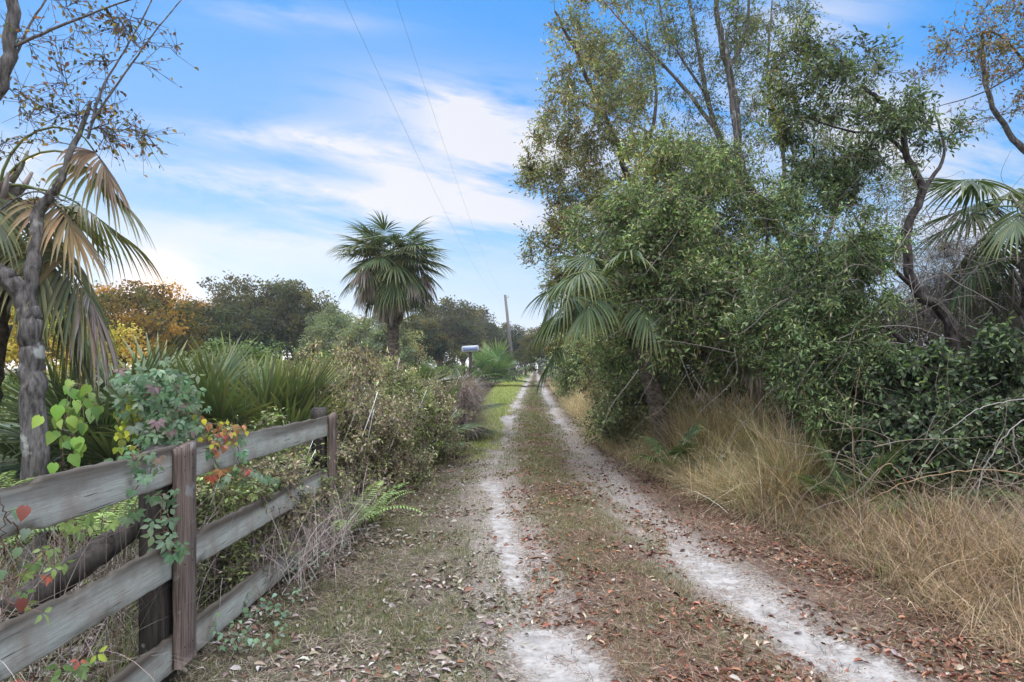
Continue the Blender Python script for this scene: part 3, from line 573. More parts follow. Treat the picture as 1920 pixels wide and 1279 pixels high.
# dark broadleaf shrub
B = at(1780, 1000, 6.6); B[2] = .2
build_tree('dark_broadleaf_shrub', 'low dense dark green broadleaf shrub under the twisted tree at right', 'shrub', B,
    [([B, at(1760, 860, 6.6), at(1720, 740, 6.6)], .03, .01), ([B, at(1840, 840, 6.6), at(1870, 720, 6.6)], .03, .01)],
    [(at(1700, 730, 6.6), (.5, .5, .32), 143), (at(1800, 720, 6.5), (.5, .5, .32), 156), (at(1890, 730, 6.4), (.5, .5, .4), 143), (at(1760, 800, 6.3), (.55, .4, .28), 130), (at(1870, 810, 6.3), (.45, .4, .3), 104), (at(1720, 860, 6.2), (.5, .4, .25), 90), (at(1850, 870, 6.0), (.5, .4, .25), 90), (at(1620, 850, 6.6), (.4, .4, .3), 50), (at(1650, 690, 6.8), (.25, .3, .3), 24), (at(1835, 650, 6.5), (.2, .3, .28), 18), (at(1740, 670, 6.5), (.2, .3, .2), 14)],
    16, (.065, .034), (3, .16, 4), M_darkbark, cols=DARKG + [(.16, .20, .12), (.03, .05, .03)], cw=[4, 4, 3, 2, 2, 3], sparse=.62)
# sparse rusty tree
B = at(1990, 860, 10.5); B[2] = .2
build_tree('rusty_leaved_tree', 'sparse tree with rusty orange leaves and bare branches at the top right', 'tree', B,
    [([B, at(2000, 500, 10.5), at(1960, 330, 10.5), at(1900, 260, 10.5), at(1850, 170, 10.5), at(1840, 60, 10.6)], .09, .02),
     ([at(1960, 330, 10.5), at(1930, 240, 10.4), at(1935, 100, 10.4)], .045, .015), ([at(1935, 130, 10.4), at(1860, 60, 10.2), at(1780, 100, 10)], .025, .006),
     ([at(1960, 100, 10.5), at(1850, 170, 10.3), at(1740, 205, 10.2)], .02, .005)],
    [(at(1860, 60, 10.3), (.9, .9, .6), 70), (at(1800, 110, 10.2), (.6, .8, .4), 36), (at(1900, 180, 10.4), (.7, .8, .7), 40), (at(1960, 60, 10.6), (.8, .8, .9), 40)],
    17, (.07, .024), (2, .24, 4), M_bark, cols=[(.22, .14, .06), (.26, .20, .07), (.14, .15, .06), (.20, .09, .05)], cw=[3, 3, 3, 2], sparse=.6, bow=.02)
# bare tangle at the far right
B = at(1900, 900, 11); B[2] = .1
build_tree('bare_thicket_shrub', 'grey leafless brush tangled behind the twisted tree at the right edge', 'shrub', B,
    [([B, at(1880, 700, 11), at(1830, 560, 11)], .03, .01), ([B, at(1960, 700, 11), at(1960, 520, 11)], .03, .01), ([B, at(1790, 720, 11), at(1740, 600, 11)], .03, .01)],
    [(at(1850, 560, 10), (1.1, .8, .9), 260), (at(1760, 580, 10), (.8, .8, .8), 160), (at(1940, 600, 10), (.9, .8, .8), 160), (at(1800, 480, 10.5), (.7, .7, .6), 60)],
    18, (.05, .018), (4, .35, 2), M_bark, cols=[(.30, .26, .22), (.2, .22, .12)], sparse=.35, twigc=(.22, .19, .18))
# hedge of shrubs lining the lane farther off
shr = [(1150, 12.5, 2.8, .9, 1.5, 'yellow green leafy shrub under the drooping palm fronds beside the lane', [(.18, .20, .09), (.22, .23, .11), (.12, .15, .07)]),
       (1130, 19, 3.2, 1.3, 2.6, 'olive shrub beside the lane just beyond the drooping palm fronds', OLIVE),
       (1080, 27, 3.4, 1.5, 3.2, 'tall dull green shrub lining the right of the lane halfway down', GREY_G),
       (1062, 38, 4.4, 1.9, 4.0, 'greyish shrub leaning over the right grass bank far down the lane', [(.26, .27, .26), (.19, .22, .18), (.14, .17, .12)])]
for i, (px, d, x_, rad, h, lab, cc) in enumerate(shr):
    x_ = (px - 960) / FPX * d + .5; B = np.array([x_, d, 0.])
    build_tree('roadside_shrub', lab, 'shrub', B, [([B, B + (0, 0, h * .4), B + (-.3, 0, h * .8)], .05, .02), ([B, B + (.3, .2, h * .5), B + (.5, .3, h * .8)], .05, .02)],
        [(B + (0, 0, h * .6), (rad, rad, h * .5), 170 + 20 * i), (B + (-.2, -.2, h * .35), (rad * .9, rad, h * .35), 80)], 30 + i, (.06 + .002 * d, .022 + .001 * d), (3, .2 + .005 * d, 4), M_darkbark, 'shrubs lining the right of the lane', cols=cc)

# distant and backing trees
def oak(seed, h, w, cols, nclump=150, per=70, leaf=.2, trunk=True, base=.25, zmin=.2):
    """a broad tree made about the origin: returns trunk and crown meshes as Acc"""
    r = np.random.RandomState(seed); t = Acc(); c = Acc()
    tips = []
    for k in range(7):
        a_ = r.uniform(0, 6.28); e = np.array([math.cos(a_) * w * r.uniform(.3, .75), math.sin(a_) * w * r.uniform(.3, .75), h * r.uniform(.55, .85)])
        tube(t, smooth_path([(0, 0, h * .18), e * (.35, .35, .45) + (0, 0, h * .1), e], 5, .05, r), np.linspace(h * .018, h * .006, 11), 6); tips.append(e)
    tube(t, smooth_path([(0, 0, -.2), (.1, 0, h * .15), (0, .1, h * .5)], 4), np.linspace(h * .03, h * .018, 9), 8)
    u_ = rdir(r, nclump); u_[:, 2] = np.abs(u_[:, 2]) * 1.25 - .6; rad = r.uniform(.55, 1.0, nclump)
    cen = u_ * rad[:, None] * np.array([w, w, h * .5]) * (1 + .25 * np.sin(u_[:, :1] * 5 + seed) ) + np.array([0, 0, h * .52]); cen[:, 2] = np.maximum(cen[:, 2], h * zmin)
    cs = r.uniform(.09, .19, nclump) * w
    P = np.repeat(cen, per, 0) + rdir(r, nclump * per) * np.repeat(cs, per)[:, None] * (r.rand(nclump * per, 1) ** .4) * np.array([1.2, 1.2, .75])
    cc = pick(r, nclump, cols, None, .25); cc = np.repeat(cc, per, 0) * (1 + r.normal(0, .15, (len(P), 1)))
    L = leaf * r.uniform(.5, 1.2, len(P)); leaves(c, P, rdir(r, len(P)), L, L * .55, np.clip(cc, .01, .8), r)
    return t, c
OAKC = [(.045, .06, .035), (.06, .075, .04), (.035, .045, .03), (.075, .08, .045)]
HAZC = [(.13, .17, .12), (.10, .14, .10), (.16, .19, .14)]  # paler leaf colours with distance haze painted in
oakG = oak(55, 9, 5.2, [(.12, .095, .035), (.06, .07, .035), (.10, .085, .04), (.24, .16, .045)], 230, 80, .22, zmin=.12)  # gold leaf colours stand in for sunset backlight
def proto(kind, seed, h, w, cols, **k):
    t, c = oak(seed, h, w, cols, **k); return (t, c)
def place_oak(name, loc, sc, rz, src, label, group=None, lm=None):
    root = empty(name, loc, label, 'tree', group, rz); root.scale = (sc, sc, sc)
    if isinstance(src, tuple):
        src[0].build('trunk', M_darkbark, root, smooth=True); src[1].build('crown', lm or M_far, root); return root
    for ch in list(src.children):
        o = ch.copy(); o.parent = root; COL.objects.link(o)
    return root
G1 = 'trees of the far treeline'
oakA = oak(51, 9, 5.6, OAKC, 260, 90, .24, zmin=.12); oakB = oak(52, 9, 5.0, OAKC, 240, 90, .24, zmin=.12); oakC = oak(53, 9, 5.2, HAZC, 220, 90, .22, zmin=.1); oakD = oak(54, 9, 4.0, OAKC, 220, 90, .2, base=0, zmin=.05)
spots = [  # px, top row, depth, kind, rotation, label
 (225, 478, 40, 4, 0.3, 'far oak with leaves coloured gold as if sunlit left of the gap in the treeline'),
 (385, 522, 62, 4, 1.0, 'far oak with backlight painted into golden leaves just right of the sunset gap'),
 (470, 495, 56, 0, 2.2, 'tallest dark oak of the left treeline behind the spiky palmetto'),
 (560, 500, 58, 1, 3.0, 'dark far oak left of the lone palm in the treeline'),
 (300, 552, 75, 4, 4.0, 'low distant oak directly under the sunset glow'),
 (640, 558, 50, 2, .4, 'tree with haze put into its grey green leaf colour behind the left side of the lone palm'),
 (700, 570, 46, 2, 2.4, 'tree with haze put into its grey green leaf colour behind the lone palm trunk'),
 (825, 538, 85, 1, 4.0, 'dark oak right of the lone palm crown'),
 (868, 553, 104, 1, 5.2, 'dark oak beside the leaning utility pole'),
 (780, 575, 60, 1, 1.6, 'dark oak hidden partly behind the lone palm'),
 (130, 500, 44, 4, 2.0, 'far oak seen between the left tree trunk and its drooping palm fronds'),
 (-60, 500, 42, 0, 5.5, 'far oak at the extreme left edge behind the trunk'),
 (985, 612, 135, 1, .9, 'small far tree standing at the end of the lane'),
 (1035, 590, 75, 3, .9, 'dark tree arching over the far right end of the lane'),
 (1060, 560, 56, 3, 2.9, 'dark green tree at right of the lane behind the grey shrub'),
 (940, 592, 112, 1, 3.9, 'dark low tree just right of the utility pole foot'),
 (1012, 606, 170, 0, 2.9, 'tree closing the view beyond the far gate'),
 (1180, 420, 30, 3, 1.9, 'dense tree behind the overhanging tree right of the lane'),
 (1370, 470, 24, 3, 2.5, 'dense dark tree deep in the right thicket behind the grey limbs'),
 (1620, 560, 26, 3, 0.5, 'dense tree behind the willow leaved shrub'),
 (1850, 610, 40, 2, 1.5, 'pale distant tree seen through the gap at the right edge'),
 (2050, 560, 34, 2, 4.5, 'pale distant tree beyond the right edge palm'),
]
have = {}
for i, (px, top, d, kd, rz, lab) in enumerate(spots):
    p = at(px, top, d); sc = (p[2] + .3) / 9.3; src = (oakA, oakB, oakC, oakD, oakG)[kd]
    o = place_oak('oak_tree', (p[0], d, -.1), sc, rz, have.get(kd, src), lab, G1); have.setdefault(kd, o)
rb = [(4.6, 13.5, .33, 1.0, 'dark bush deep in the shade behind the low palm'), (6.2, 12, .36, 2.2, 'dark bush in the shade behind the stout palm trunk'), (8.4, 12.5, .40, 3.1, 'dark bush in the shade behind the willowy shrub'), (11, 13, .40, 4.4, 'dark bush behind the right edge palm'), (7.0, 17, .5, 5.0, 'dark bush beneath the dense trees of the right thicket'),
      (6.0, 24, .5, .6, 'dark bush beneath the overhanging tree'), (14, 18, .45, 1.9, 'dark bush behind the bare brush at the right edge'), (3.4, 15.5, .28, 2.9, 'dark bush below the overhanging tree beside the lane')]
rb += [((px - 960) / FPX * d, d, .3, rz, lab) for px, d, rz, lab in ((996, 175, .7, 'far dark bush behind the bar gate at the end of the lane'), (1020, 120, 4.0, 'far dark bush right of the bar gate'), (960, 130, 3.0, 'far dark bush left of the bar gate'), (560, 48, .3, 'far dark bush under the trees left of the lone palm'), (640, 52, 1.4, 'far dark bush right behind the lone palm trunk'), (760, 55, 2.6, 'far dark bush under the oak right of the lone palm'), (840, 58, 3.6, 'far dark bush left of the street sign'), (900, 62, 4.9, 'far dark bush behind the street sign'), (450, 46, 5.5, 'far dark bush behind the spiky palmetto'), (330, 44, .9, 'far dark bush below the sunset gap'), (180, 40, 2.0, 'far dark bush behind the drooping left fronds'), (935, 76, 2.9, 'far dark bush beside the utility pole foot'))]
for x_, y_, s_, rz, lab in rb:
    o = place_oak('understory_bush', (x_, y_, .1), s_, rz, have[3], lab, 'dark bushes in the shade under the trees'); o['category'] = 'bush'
# near backing trees close by on the left, the golden one with low sun put into its leaf colour
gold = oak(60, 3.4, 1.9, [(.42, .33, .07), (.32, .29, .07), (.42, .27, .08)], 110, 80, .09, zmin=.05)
place_oak('sun_tinted_shrub', (-12.6, 17, 0), 1.3, 0, gold, 'shrub with sunlight painted into golden yellow leaves behind the left tree trunk', None, M_leaf)
bk = oak(61, 2.4, 1.6, [(.13, .19, .07), (.18, .24, .09), (.20, .22, .12)], 120, 80, .08, zmin=.05)
bsp = [(-5.4, 10.5, .8, 0, 'rounded green bush behind the large palmetto fans'), (-7.6, 9.5, .8, 1, 'rounded green bush behind the lime leaved plant'), (-4.3, 13, .9, 2, 'green bush between the spiky palmetto and the lone palm'), (-5.2, 19, 1.1, 3, 'green bush left of the lone palm base'), (-2.7, 19.5, .9, 4, 'green bush right of the lone palm base'), (-7.5, 17, 1.2, 5, 'green bush in the field behind the palmettos')]
prev = None
for (x_, y_, s_, rz, lab) in bsp:
    o = place_oak('round_bush', (x_, y_, 0), s_, rz, prev or bk, lab, 'bushes in the field behind the fence', M_leaf); prev = prev or o; o['category'] = 'bush'

# ------------------------------------------------------------------ fan palms
def frond(r, pitch, pet, blade, nseg=34, droop=.6, spread=130, cols=((.10, .17, .07),), tipc=(.30, .30, .10), costa=.4, split=.5, fold=.45, wfac=1.0, cup=.1, sag=.3, petc=(.20, .24, .09)):
    """one fan leaf from the origin heading along +X at the given pitch"""
    a = Acc(); p = R(pitch); n = 9; ang = p - np.linspace(0, 1, n) ** 1.3 * sag
    st_ = pet / (n - 1); pts = np.zeros((n, 3))
    for i in range(1, n): pts[i] = pts[i - 1] + st_ * np.array([math.cos(ang[i]), 0, math.sin(ang[i])])
    tube(a, pts, np.linspace(.016, .008, n) * (.6 + .5 * blade), 5, petc)
    H = pts[-1]; e = ang[-1]; f = np.array([math.cos(e), 0, math.sin(e)]); s = np.array([0, 1., 0]); m = np.cross(f, s)
    if m[2] < 0: m = -m
    th = np.linspace(-R(spread), R(spread), nseg) + r.normal(0, .02, nseg); K = 9; t = np.linspace(0, 1, K)
    L = blade * (.62 + .38 * np.cos(th * .55)) * r.uniform(.8, 1.07, nseg) * np.where(r.rand(nseg) < .12, r.uniform(.4, .8, nseg), 1)
    # the rib the segments grow from bends down through the blade
    cz = costa * blade * np.clip(np.cos(th), 0, 1)
    O = H + f * cz[:, None] * .9 - np.array([0, 0, 1.]) * (cz ** 2 / blade * .5)[:, None]
    d0 = unit(f * np.cos(th)[:, None] + s * np.sin(th)[:, None] + m * cup - np.array([0, 0, 1.]) * (fold * np.abs(np.sin(th)))[:, None])
    g = droop * r.uniform(.7, 1.3, nseg)
    pos = np.zeros((nseg, K, 3)); pos[:, 0] = O; dirs = np.zeros((nseg, K, 3)); dirs[:, 0] = d0
    for k in range(1, K):
        dk = unit(d0 + np.array([0, 0, -1.]) * (g * (t[k] ** 2.2) * 2.0)[:, None]); dirs[:, k] = dk
        pos[:, k] = pos[:, k - 1] + dk * (L / (K - 1))[:, None]
    side = unit(np.cross(dirs, m + 1e-6)); nrm = np.cross(side, dirs)
    dth = 2 * R(spread) / nseg
    w = np.minimum(t[None] * L[:, None] * dth * .62 + .004, blade * .030 * wfac) * np.where(t < split, 1, np.clip((1 - t) / (1 - split), 0.03, 1) ** .8)[None]
    w = w[..., None]
    lft = pos + side * w; rgt = pos - side * w; cen = pos - nrm * w * .55
    v = np.stack([lft, cen, rgt], 2).reshape(-1, 3); i, k = np.meshgrid(np.arange(nseg), np.arange(K - 1), indexing='ij'); b = (i * K + k) * 3
    q = np.concatenate([np.stack([b, b + 1, b + 4, b + 3], -1).reshape(-1, 4), np.stack([b + 1, b + 2, b + 5, b + 4], -1).reshape(-1, 4)])
    base = pick(r, nseg, cols, None, .12); tt = np.clip((t - .55) / .45, 0, 1) ** 1.5 * r.uniform(.2, 1, (nseg, 1))
    c = base[:, None] * (1 - tt[..., None]) + np.asarray(tipc) * tt[..., None]
    a.add(v, q, None, np.repeat(c[:, :, None], 3, 2).reshape(-1, 3)); return a
PG = ((.06, .095, .04), (.08, .12, .05), (.05, .08, .035), (.11, .135, .05))
DEAD = ((.28, .245, .215), (.36, .325, .30), (.18, .14, .11))
def palm(name, label, cat, loc, crown_z, fr, seed, trunk_r=.13, lean=(0, 0), skirt=0, group=None, cols=PG, boots=True, fold=.5):
    """fr: list of (azimuth, pitch, petiole, blade, droop) with azimuth from +X anticlockwise, degrees"""
    r = np.random.RandomState(seed); root = empty(name, loc, label, cat, group)
    top = np.array([lean[0], lean[1], crown_z])
    if trunk_r:
        a = Acc(); n = max(6, int(crown_z / .07)); t = np.linspace(0, 1, n)[:, None]; P = top * t + np.array([0, 0, -.15]) * (1 - t)
        P[:, :2] += np.sin(t * 3) * .03
        rad = trunk_r * (1 + .16 * np.abs(np.sin(np.arange(n) * 1.35)) + r.normal(0, .04, n)) * (1.12 - .12 * t[:, 0]); tube(a, P, rad, 12)
        a.build('trunk', M_palmtrunk, root, smooth=True)
        if boots:                                # old leaf bases below the crown
            b = Acc()
            for k in range(26):
                z = crown_z * (1 - .5 * (k / 26) ** 1.2); az = k * 2.4; o_ = top * (z / crown_z); d = np.array([math.cos(az), math.sin(az), 0])
                tube(b, [o_ + d * trunk_r * .8, o_ + d * trunk_r * 1.5 + (0, 0, .12), o_ + d * trunk_r * 2.0 + (0, 0, .26)], [.035, .025, .012], 4, tuple(pick(r, 1, DEAD)[0] * .7))
            b.build('leaf_bases', M_twig, root)
    for F_ in fr:
        az, pi_, pet, bl, dr = F_[:5]
        o = frond(r, pi_, pet, bl, droop=dr, cols=F_[6] if len(F_) > 6 else cols, nseg=r.randint(36, 46), wfac=1.0 if fold < .2 else .72, sag=F_[5] if len(F_) > 5 else .3 + .5 * (fold > .2), fold=fold, cup=.1 if fold < .2 else 0).build('frond', M_palm, root)
        o.location = tuple(top + np.array([0, 0, -.05])); o.rotation_euler = (0, 0, R(az))
    for k in range(skirt):
        o = frond(r, r.uniform(-68, 8), r.uniform(.4, 1.05), r.uniform(.6, .95), 24, 1.4, 70, DEAD, (.30, .27, .24), costa=.3, sag=.5, petc=(.22, .17, .12), cup=-.1).build('dead_frond', M_dry, root)
        o.location = tuple(top + np.array([0, 0, -.2])); o.rotation_euler = (0, 0, R(k * 137.5 + r.uniform(-20, 20))); o['label'] = 'withered grey brown frond'
    return root
def crownset(n, seed, lo=-30, hi=75, pet=(.7, 1.0), bl=(.8, 1.0), dr=(.4, .9)):
    r = np.random.RandomState(seed); o = []
    for k in range(n):
        f = (k + .5) / n; pi_ = hi + (lo - hi) * f ** .9; o.append((k * 137.5 + r.uniform(-15, 15), pi_ + r.uniform(-8, 8), r.uniform(*pet), r.uniform(*bl), r.uniform(*dr) * (.5 + f * .9)))
    return o
# lone cabbage palm in the field
p = at(735, 690, 20)
palm('cabbage_palm', 'lone cabbage palm with shaggy round crown rising above the field left of the lane', 'palm', (p[0], 20, 0), 5.0, crownset(60, 3, -28, 90, (.6, .95), (.9, 1.12), (.15, .6)), 3, .16, skirt=64, fold=.25)
# palm leaning out over the right bank
p = at(1178, 545, 10); palm('cabbage_palm', 'low palm on the right bank with big fronds drooping towards the lane', 'palm', (p[0] + .72, 10.2, .1), p[2] - .05,
    [(176, 52, 1.55, .75, .8, 2.1), (192, 24, 1.0, .85, .7, 1.1), (184, -22, 1.5, .62, .9, .6), (160, 42, 1.0, .8, .9, 1.0), (225, 10, .9, .75, 1.0, .8), (215, 45, .9, .8, .9, 1.0), (150, 5, .9, .8, 1.0, .6), (100, 50, .8, .8, .6), (60, 30, .8, .8, .8), (10, 40, .8, .8, .8), (-40, 30, .8, .8, .9), (-80, 0, .7, .7, 1.0), (140, 65, .9, .8, .5), (260, 55, .8, .8, .6)], 4, .12, lean=(-.72, -.2), skirt=0)
p = at(1235, 400, 12.6); palm('cabbage_palm', 'tall palm half hidden in foliage with crown under the overhanging tree', 'palm', (p[0], 12.6, .1), p[2], crownset(20, 5, -25, 80, (.6, .9), (.8, 1.0)), 5, .15, skirt=8)
p = at(1925, 400, 8.8); palm('cabbage_palm', 'palm at the right edge with broad dark green fans against the sky', 'palm', (p[0] + .1, 8.8, .1), p[2], crownset(20, 6, -30, 75, (.7, .95), (.75, .95), (.25, .6)), 6, .13, skirt=3)
p = at(1445, 560, 10.2); palm('cabbage_palm', 'stout palm trunk with withered fronds hidden under the middle of the right thicket', 'palm', (p[0], 10.2, .1), p[2], crownset(12, 7, -20, 70, (.6, .8), (.6, .8)), 7, .17, skirt=12)
# palm on the far left, crown just inside the frame edge
p = at(-20, 330, 5.2); z0 = p[2]
palm('cabbage_palm', 'palm at the left edge with long drooping fronds hanging behind the tree trunk', 'palm', (p[0] - .55, 5.5, 0), z0 - .02,
    [(-3, 62, .95, .62, .8, 1.8), (-12, 12, .62, .62, .8, 1.0, ((.30, .22, .13), (.24, .17, .10))), (2, -28, .78, .85, .7, .6), (15, -50, .95, .85, .6, .4), (-25, -20, .55, .75, .8, .7), (50, 20, .6, .7, .8), (-60, 0, .4, .6, .8), (90, 30, .6, .7, .7), (150, 20, .6, .7, .7), (200, 10, .6, .7, .7), (250, 10, .5, .6, .7), (-6, 85, 1.2, .5, 1.0, 2.4, ((.20, .15, .10), (.26, .19, .13))), (60, -40, .5, .8, .8)], 8, .12, lean=(.55, -.2), skirt=5,
    cols=((.11, .13, .07), (.15, .16, .08), (.09, .11, .06), (.20, .17, .09)))
# saw palmettos
def palmetto(px, d, rz, s, n, seed, label, up=70, lo=10, dr=(.0, .25), bl=(.55, .75), pet=(.45, .8), cols=PG, zb=.25, fold=.08):
    p = at(px, 690, d); return palm('saw_palmetto', label, 'palmetto', (p[0], d, gheight(np.array(p[0]), np.array(float(d)))), zb, [(a_ + rz, pi_, pe * s, b_ * s, q_) for a_, pi_, pe, b_, q_ in crownset(n, seed, lo, up, pet, bl, dr)], seed, 0, cols=cols, fold=fold)
PG2 = ((.10, .135, .07), (.13, .165, .09), (.08, .11, .06))
palmetto(310, 6.8, 60, 1.3, 16, 71, 'large grey green palmetto with wide open fans behind the vine covered post', cols=PG2, up=80, lo=38, bl=(.6, .8))
palmetto(165, 7.0, 10, 1.35, 16, 72, 'dark palmetto with arching fans right of the left tree trunk', cols=PG2, up=75, lo=20, bl=(.6, .8))
palmetto(478, 7.2, 90, 1.18, 24, 73, 'spiky upright palmetto behind the middle span of the board fence', up=88, lo=58, dr=(0, .12), cols=((.09, .125, .05), (.13, .155, .06), (.075, .10, .045)))
palmetto(400, 8.6, 60, 1.2, 18, 74, 'palmetto half hidden behind the large and the spiky palmettos', cols=PG2)
palmetto(600, 10.5, 30, 1.1, 18, 75, 'blue green palmetto left of the lone palm behind dry weeds', cols=((.14, .21, .14), (.17, .24, .16)))
palmetto(800, 15, 30, 1.4, 22, 76, 'tall palmetto clump to the right of the lone palm trunk', cols=PG)
palmetto(775, 12, 70, 1.0, 18, 77, 'low palmetto behind the brown weeds left of the grey vine heap', cols=PG2)
palmetto(715, 13.5, 30, .9, 14, 78, 'small palmetto at the foot of the lone palm', cols=PG2)
palmetto(1600, 6.2, 10, .55, 7, 79, 'palmetto fan standing upright from the grass bank in front of the willowy shrub', up=85, lo=30)
palmetto(1740, 6.1, 10, .62, 7, 80, 'palmetto with bent fans below the dark broadleaf shrub', up=60, lo=-5, dr=(.3, .7))
palmetto(1260, 9.0, 10, .5, 6, 81, 'small palmetto in the dry grass below the low palm', up=80, lo=20, dr=(.3, .7))
palmetto(926, 56, 10, 2.6, 26, 82, 'round young palm on the green verge far down the left of the lane', up=85, lo=5, dr=(.2, .5), cols=((.12, .19, .08), (.15, .23, .10)), zb=.6)

# ------------------------------------------------------------------ left tree
B = at(62, 900, 4.9); B[2] = 0
build_tree('left_tree', 'grey barked forked tree at the left edge with thin sparsely leaved branches', 'tree', B,
    [([B, at(66, 820, 4.9), at(60, 700, 4.9), at(56, 610, 4.9), at(52, 575, 4.9)], .088, .078),
     ([at(58, 640, 4.9), at(48, 565, 4.9), at(15, 520, 4.85), at(-60, 470, 4.8), at(-90, 300, 4.8), at(-20, 200, 4.8), at(15, 100, 4.8), at(25, -60, 4.8)], .078, .04),
     ([at(57, 640, 4.9), at(53, 560, 4.9), at(68, 460, 4.95), at(72, 400, 5), at(105, 350, 5), at(120, 325, 5), at(150, 250, 5.1), at(170, 190, 5.2)], .062, .012),
     ([at(20, 90, 4.8), at(110, 50, 4.9), at(200, 15, 5), at(300, -20, 5)], .013, .004),
     ([at(165, 260, 5.0), at(190, 170, 5.1), at(230, 100, 5.2), at(280, 10, 5.3), at(290, -30, 5.3)], .010, .004),
     ([at(170, 230, 5.0), at(240, 130, 5.1), at(290, 60, 5.2), at(340, 0, 5.3)], .009, .004),
     ([at(10, 150, 4.8), at(60, 40, 4.9), at(110, -30, 5)], .012, .005),
     ([at(-10, 400, 4.8), at(60, 360, 4.9), at(130, 380, 5)], .008, .004)],
    [(at(110, 50, 5), (.6, .5, .35), 26), (at(240, 60, 5.2), (.40, .4, .3), 20), (at(60, 200, 5), (.35, .4, .35), 20), (at(190, 220, 5.1), (.28, .3, .2), 26), (at(240, 250, 5.1), (.25, .2, .13), 14), (at(330, 110, 5.2), (.4, .3, .2), 8), (at(40, 330, 5), (.3, .3, .3), 12), (at(140, 160, 5.1), (.3, .3, .3), 14)],
    21, (.042, .022), (1, .24, 5), M_bark, align=2.0, cols=[(.10, .11, .05), (.08, .10, .04), (.18, .16, .06), (.14, .08, .05)], sparse=.42, leafm=M_dry, minr=.0045, bow=.03, twigc=(.10, .08, .07))

# ------------------------------------------------------------------ board fence
FX = -1.72
root = empty('board_fence', (FX, 3.3, 0), 'weathered green grey three board fence with reddish upright trim boards', 'fence')
def board(p0, p1, h, th, name, mat, seed, sagv=0.0, normal_x=True, top_attr=True, warp=.006):
    """plank from p0 to p1 along Y, slightly bowed and chipped, thickness along X"""
    r = np.random.RandomState(seed); n = 60; t = np.linspace(0, 1, n); c = np.outer(1 - t, p0) + np.outer(t, p1)
    c[:, 2] += -np.sin(t * np.pi) * sagv; c[:, 0] += np.sin(t * 7 + seed) * warp
    zs = np.array([-.5, -.45, -.2, .1, .3, .44, .5]); edge = (fbm(t * 30, t * 0, seed) - .5) * .022 - .03 * sstep(.62, .8, fbm(t * 14, t * 0 + 3, seed + 9))
    a = Acc(); V = []
    for sx in (1, -1):
        for k, z in enumerate(zs):
            pz = c[:, 2] + z * h + (edge if k == len(zs) - 1 else 0) + (-edge * .5 if k == 0 else 0)
            inset = .004 if k in (0, len(zs) - 1) else 0
            V.append(np.stack([c[:, 0] + sx * (th / 2 - inset), c[:, 1], pz], -1))
    order = list(range(7)) + list(range(13, 6, -1)); V = np.array([V[i] for i in order])   # ring of 14
    m = len(order); zt = [zs[i % 7] + .5 for i in order]
    i, j = np.meshgrid(np.arange(m), np.arange(n - 1), indexing='ij'); i2 = (i + 1) % m
    q = np.stack([i * n + j, i2 * n + j, i2 * n + j + 1, i * n + j + 1], -1).reshape(-1, 4)
    capq = []
    for e in (0, n - 1):
        for k in range(6): capq.append([k * n + e, (k + 1) * n + e, (12 - k) * n + e, (13 - k) * n + e])
    col = np.repeat(np.array(zt)[:, None], n, 1).reshape(-1, 1) * np.ones((1, 3))
    a.add(V.reshape(-1, 3), np.concatenate([q, np.array(capq)]), None, col)
    return a.build(name, mat, root, (FX, 3.3, 0))
Y0, Y1, Y2 = 1.2, 3.29, 6.03
for k, (z0, z1, z2) in enumerate([(1.115, 1.11, 1.06), (.66, .63, .58), (.20, .155, .10)]):
    board((FX, Y0, z0 + .01), (FX, Y1 - .01, z1), .184, .03, 'board', M_board, 3 + k, .008)
    board((FX, Y1 + .01, z1), (FX - .01, Y2, z2), .184, .03, 'board', M_board, 13 + k, .006)
def upright(y, w, z0, z1, th, xo, mat, name, seed, lean=0):
    r = np.random.RandomState(seed); n = 24; t = np.linspace(0, 1, n); a = Acc(); V = []
    for dx, dy in ((1, -1), (1, 1), (-1, 1), (-1, -1)):
        j = (fbm(t * 9, t * 0 + dx + dy * 3, seed) - .5) * .012
        V.append(np.stack([FX + xo + dx * th / 2 + t * lean + 0 * j, y + dy * w / 2 + j, z0 + (z1 - z0) * t + (0.012 * dy * (t > .97))], -1))
    V = np.array(V); i, j = np.meshgrid(np.arange(4), np.arange(n - 1), indexing='ij'); i2 = (i + 1) % 4
    q = np.stack([i * n + j, i2 * n + j, i2 * n + j + 1, i * n + j + 1], -1).reshape(-1, 4)
    q = np.concatenate([q, [[0, n, 2 * n, 3 * n], [n - 1, 2 * n - 1, 3 * n - 1, 4 * n - 1]]]); a.add(V.reshape(-1, 3), q)
    return a.build(name, mat, root, (FX, 3.3, 0))
upright(3.295, .165, .085, 1.205, .038, .036, M_redwood, 'trim_board', 1)
upright(6.00, .15, .0, 1.17, .038, .036, M_redwood, 'trim_board', 2)
upright(3.25, .13, -.2, 1.19, .12, -.078, M_oldpost, 'post', 3)
upright(5.96, .12, -.2, 1.22, .12, -.078, M_oldpost, 'post', 4)
for y_, xo in ((3.255, .057), (3.335, .057), (5.965, .056), (6.03, .056)):
    for z_ in ((1.15, 1.08, .66, .60, .18) if y_ < 5 else (1.09, 1.03, .60, .55)):
        a = Acc(); tube(a, [(FX + xo - .004, y_, z_), (FX + xo, y_, z_)], .004, 8, (.07, .045, .035)); a.build('nail', M_twig, root, (FX, 3.3, 0))
# rusty wire behind the boards
a = Acc()
for z in np.arange(.08, 1.1, .15): tube(a, [(FX - .15, 1.2, z), (FX - .15, 3.2, z - .01), (FX - .15, 6.0, z)], .0016, 4, (.16, .12, .10))
for y_ in np.arange(1.3, 6.0, .15): tube(a, [(FX - .15, y_, 0), (FX - .15, y_, 1.03)], .0012, 3, (.16, .12, .10))
a.build('wire_mesh', M_twig, root, (FX, 3.3, 0))

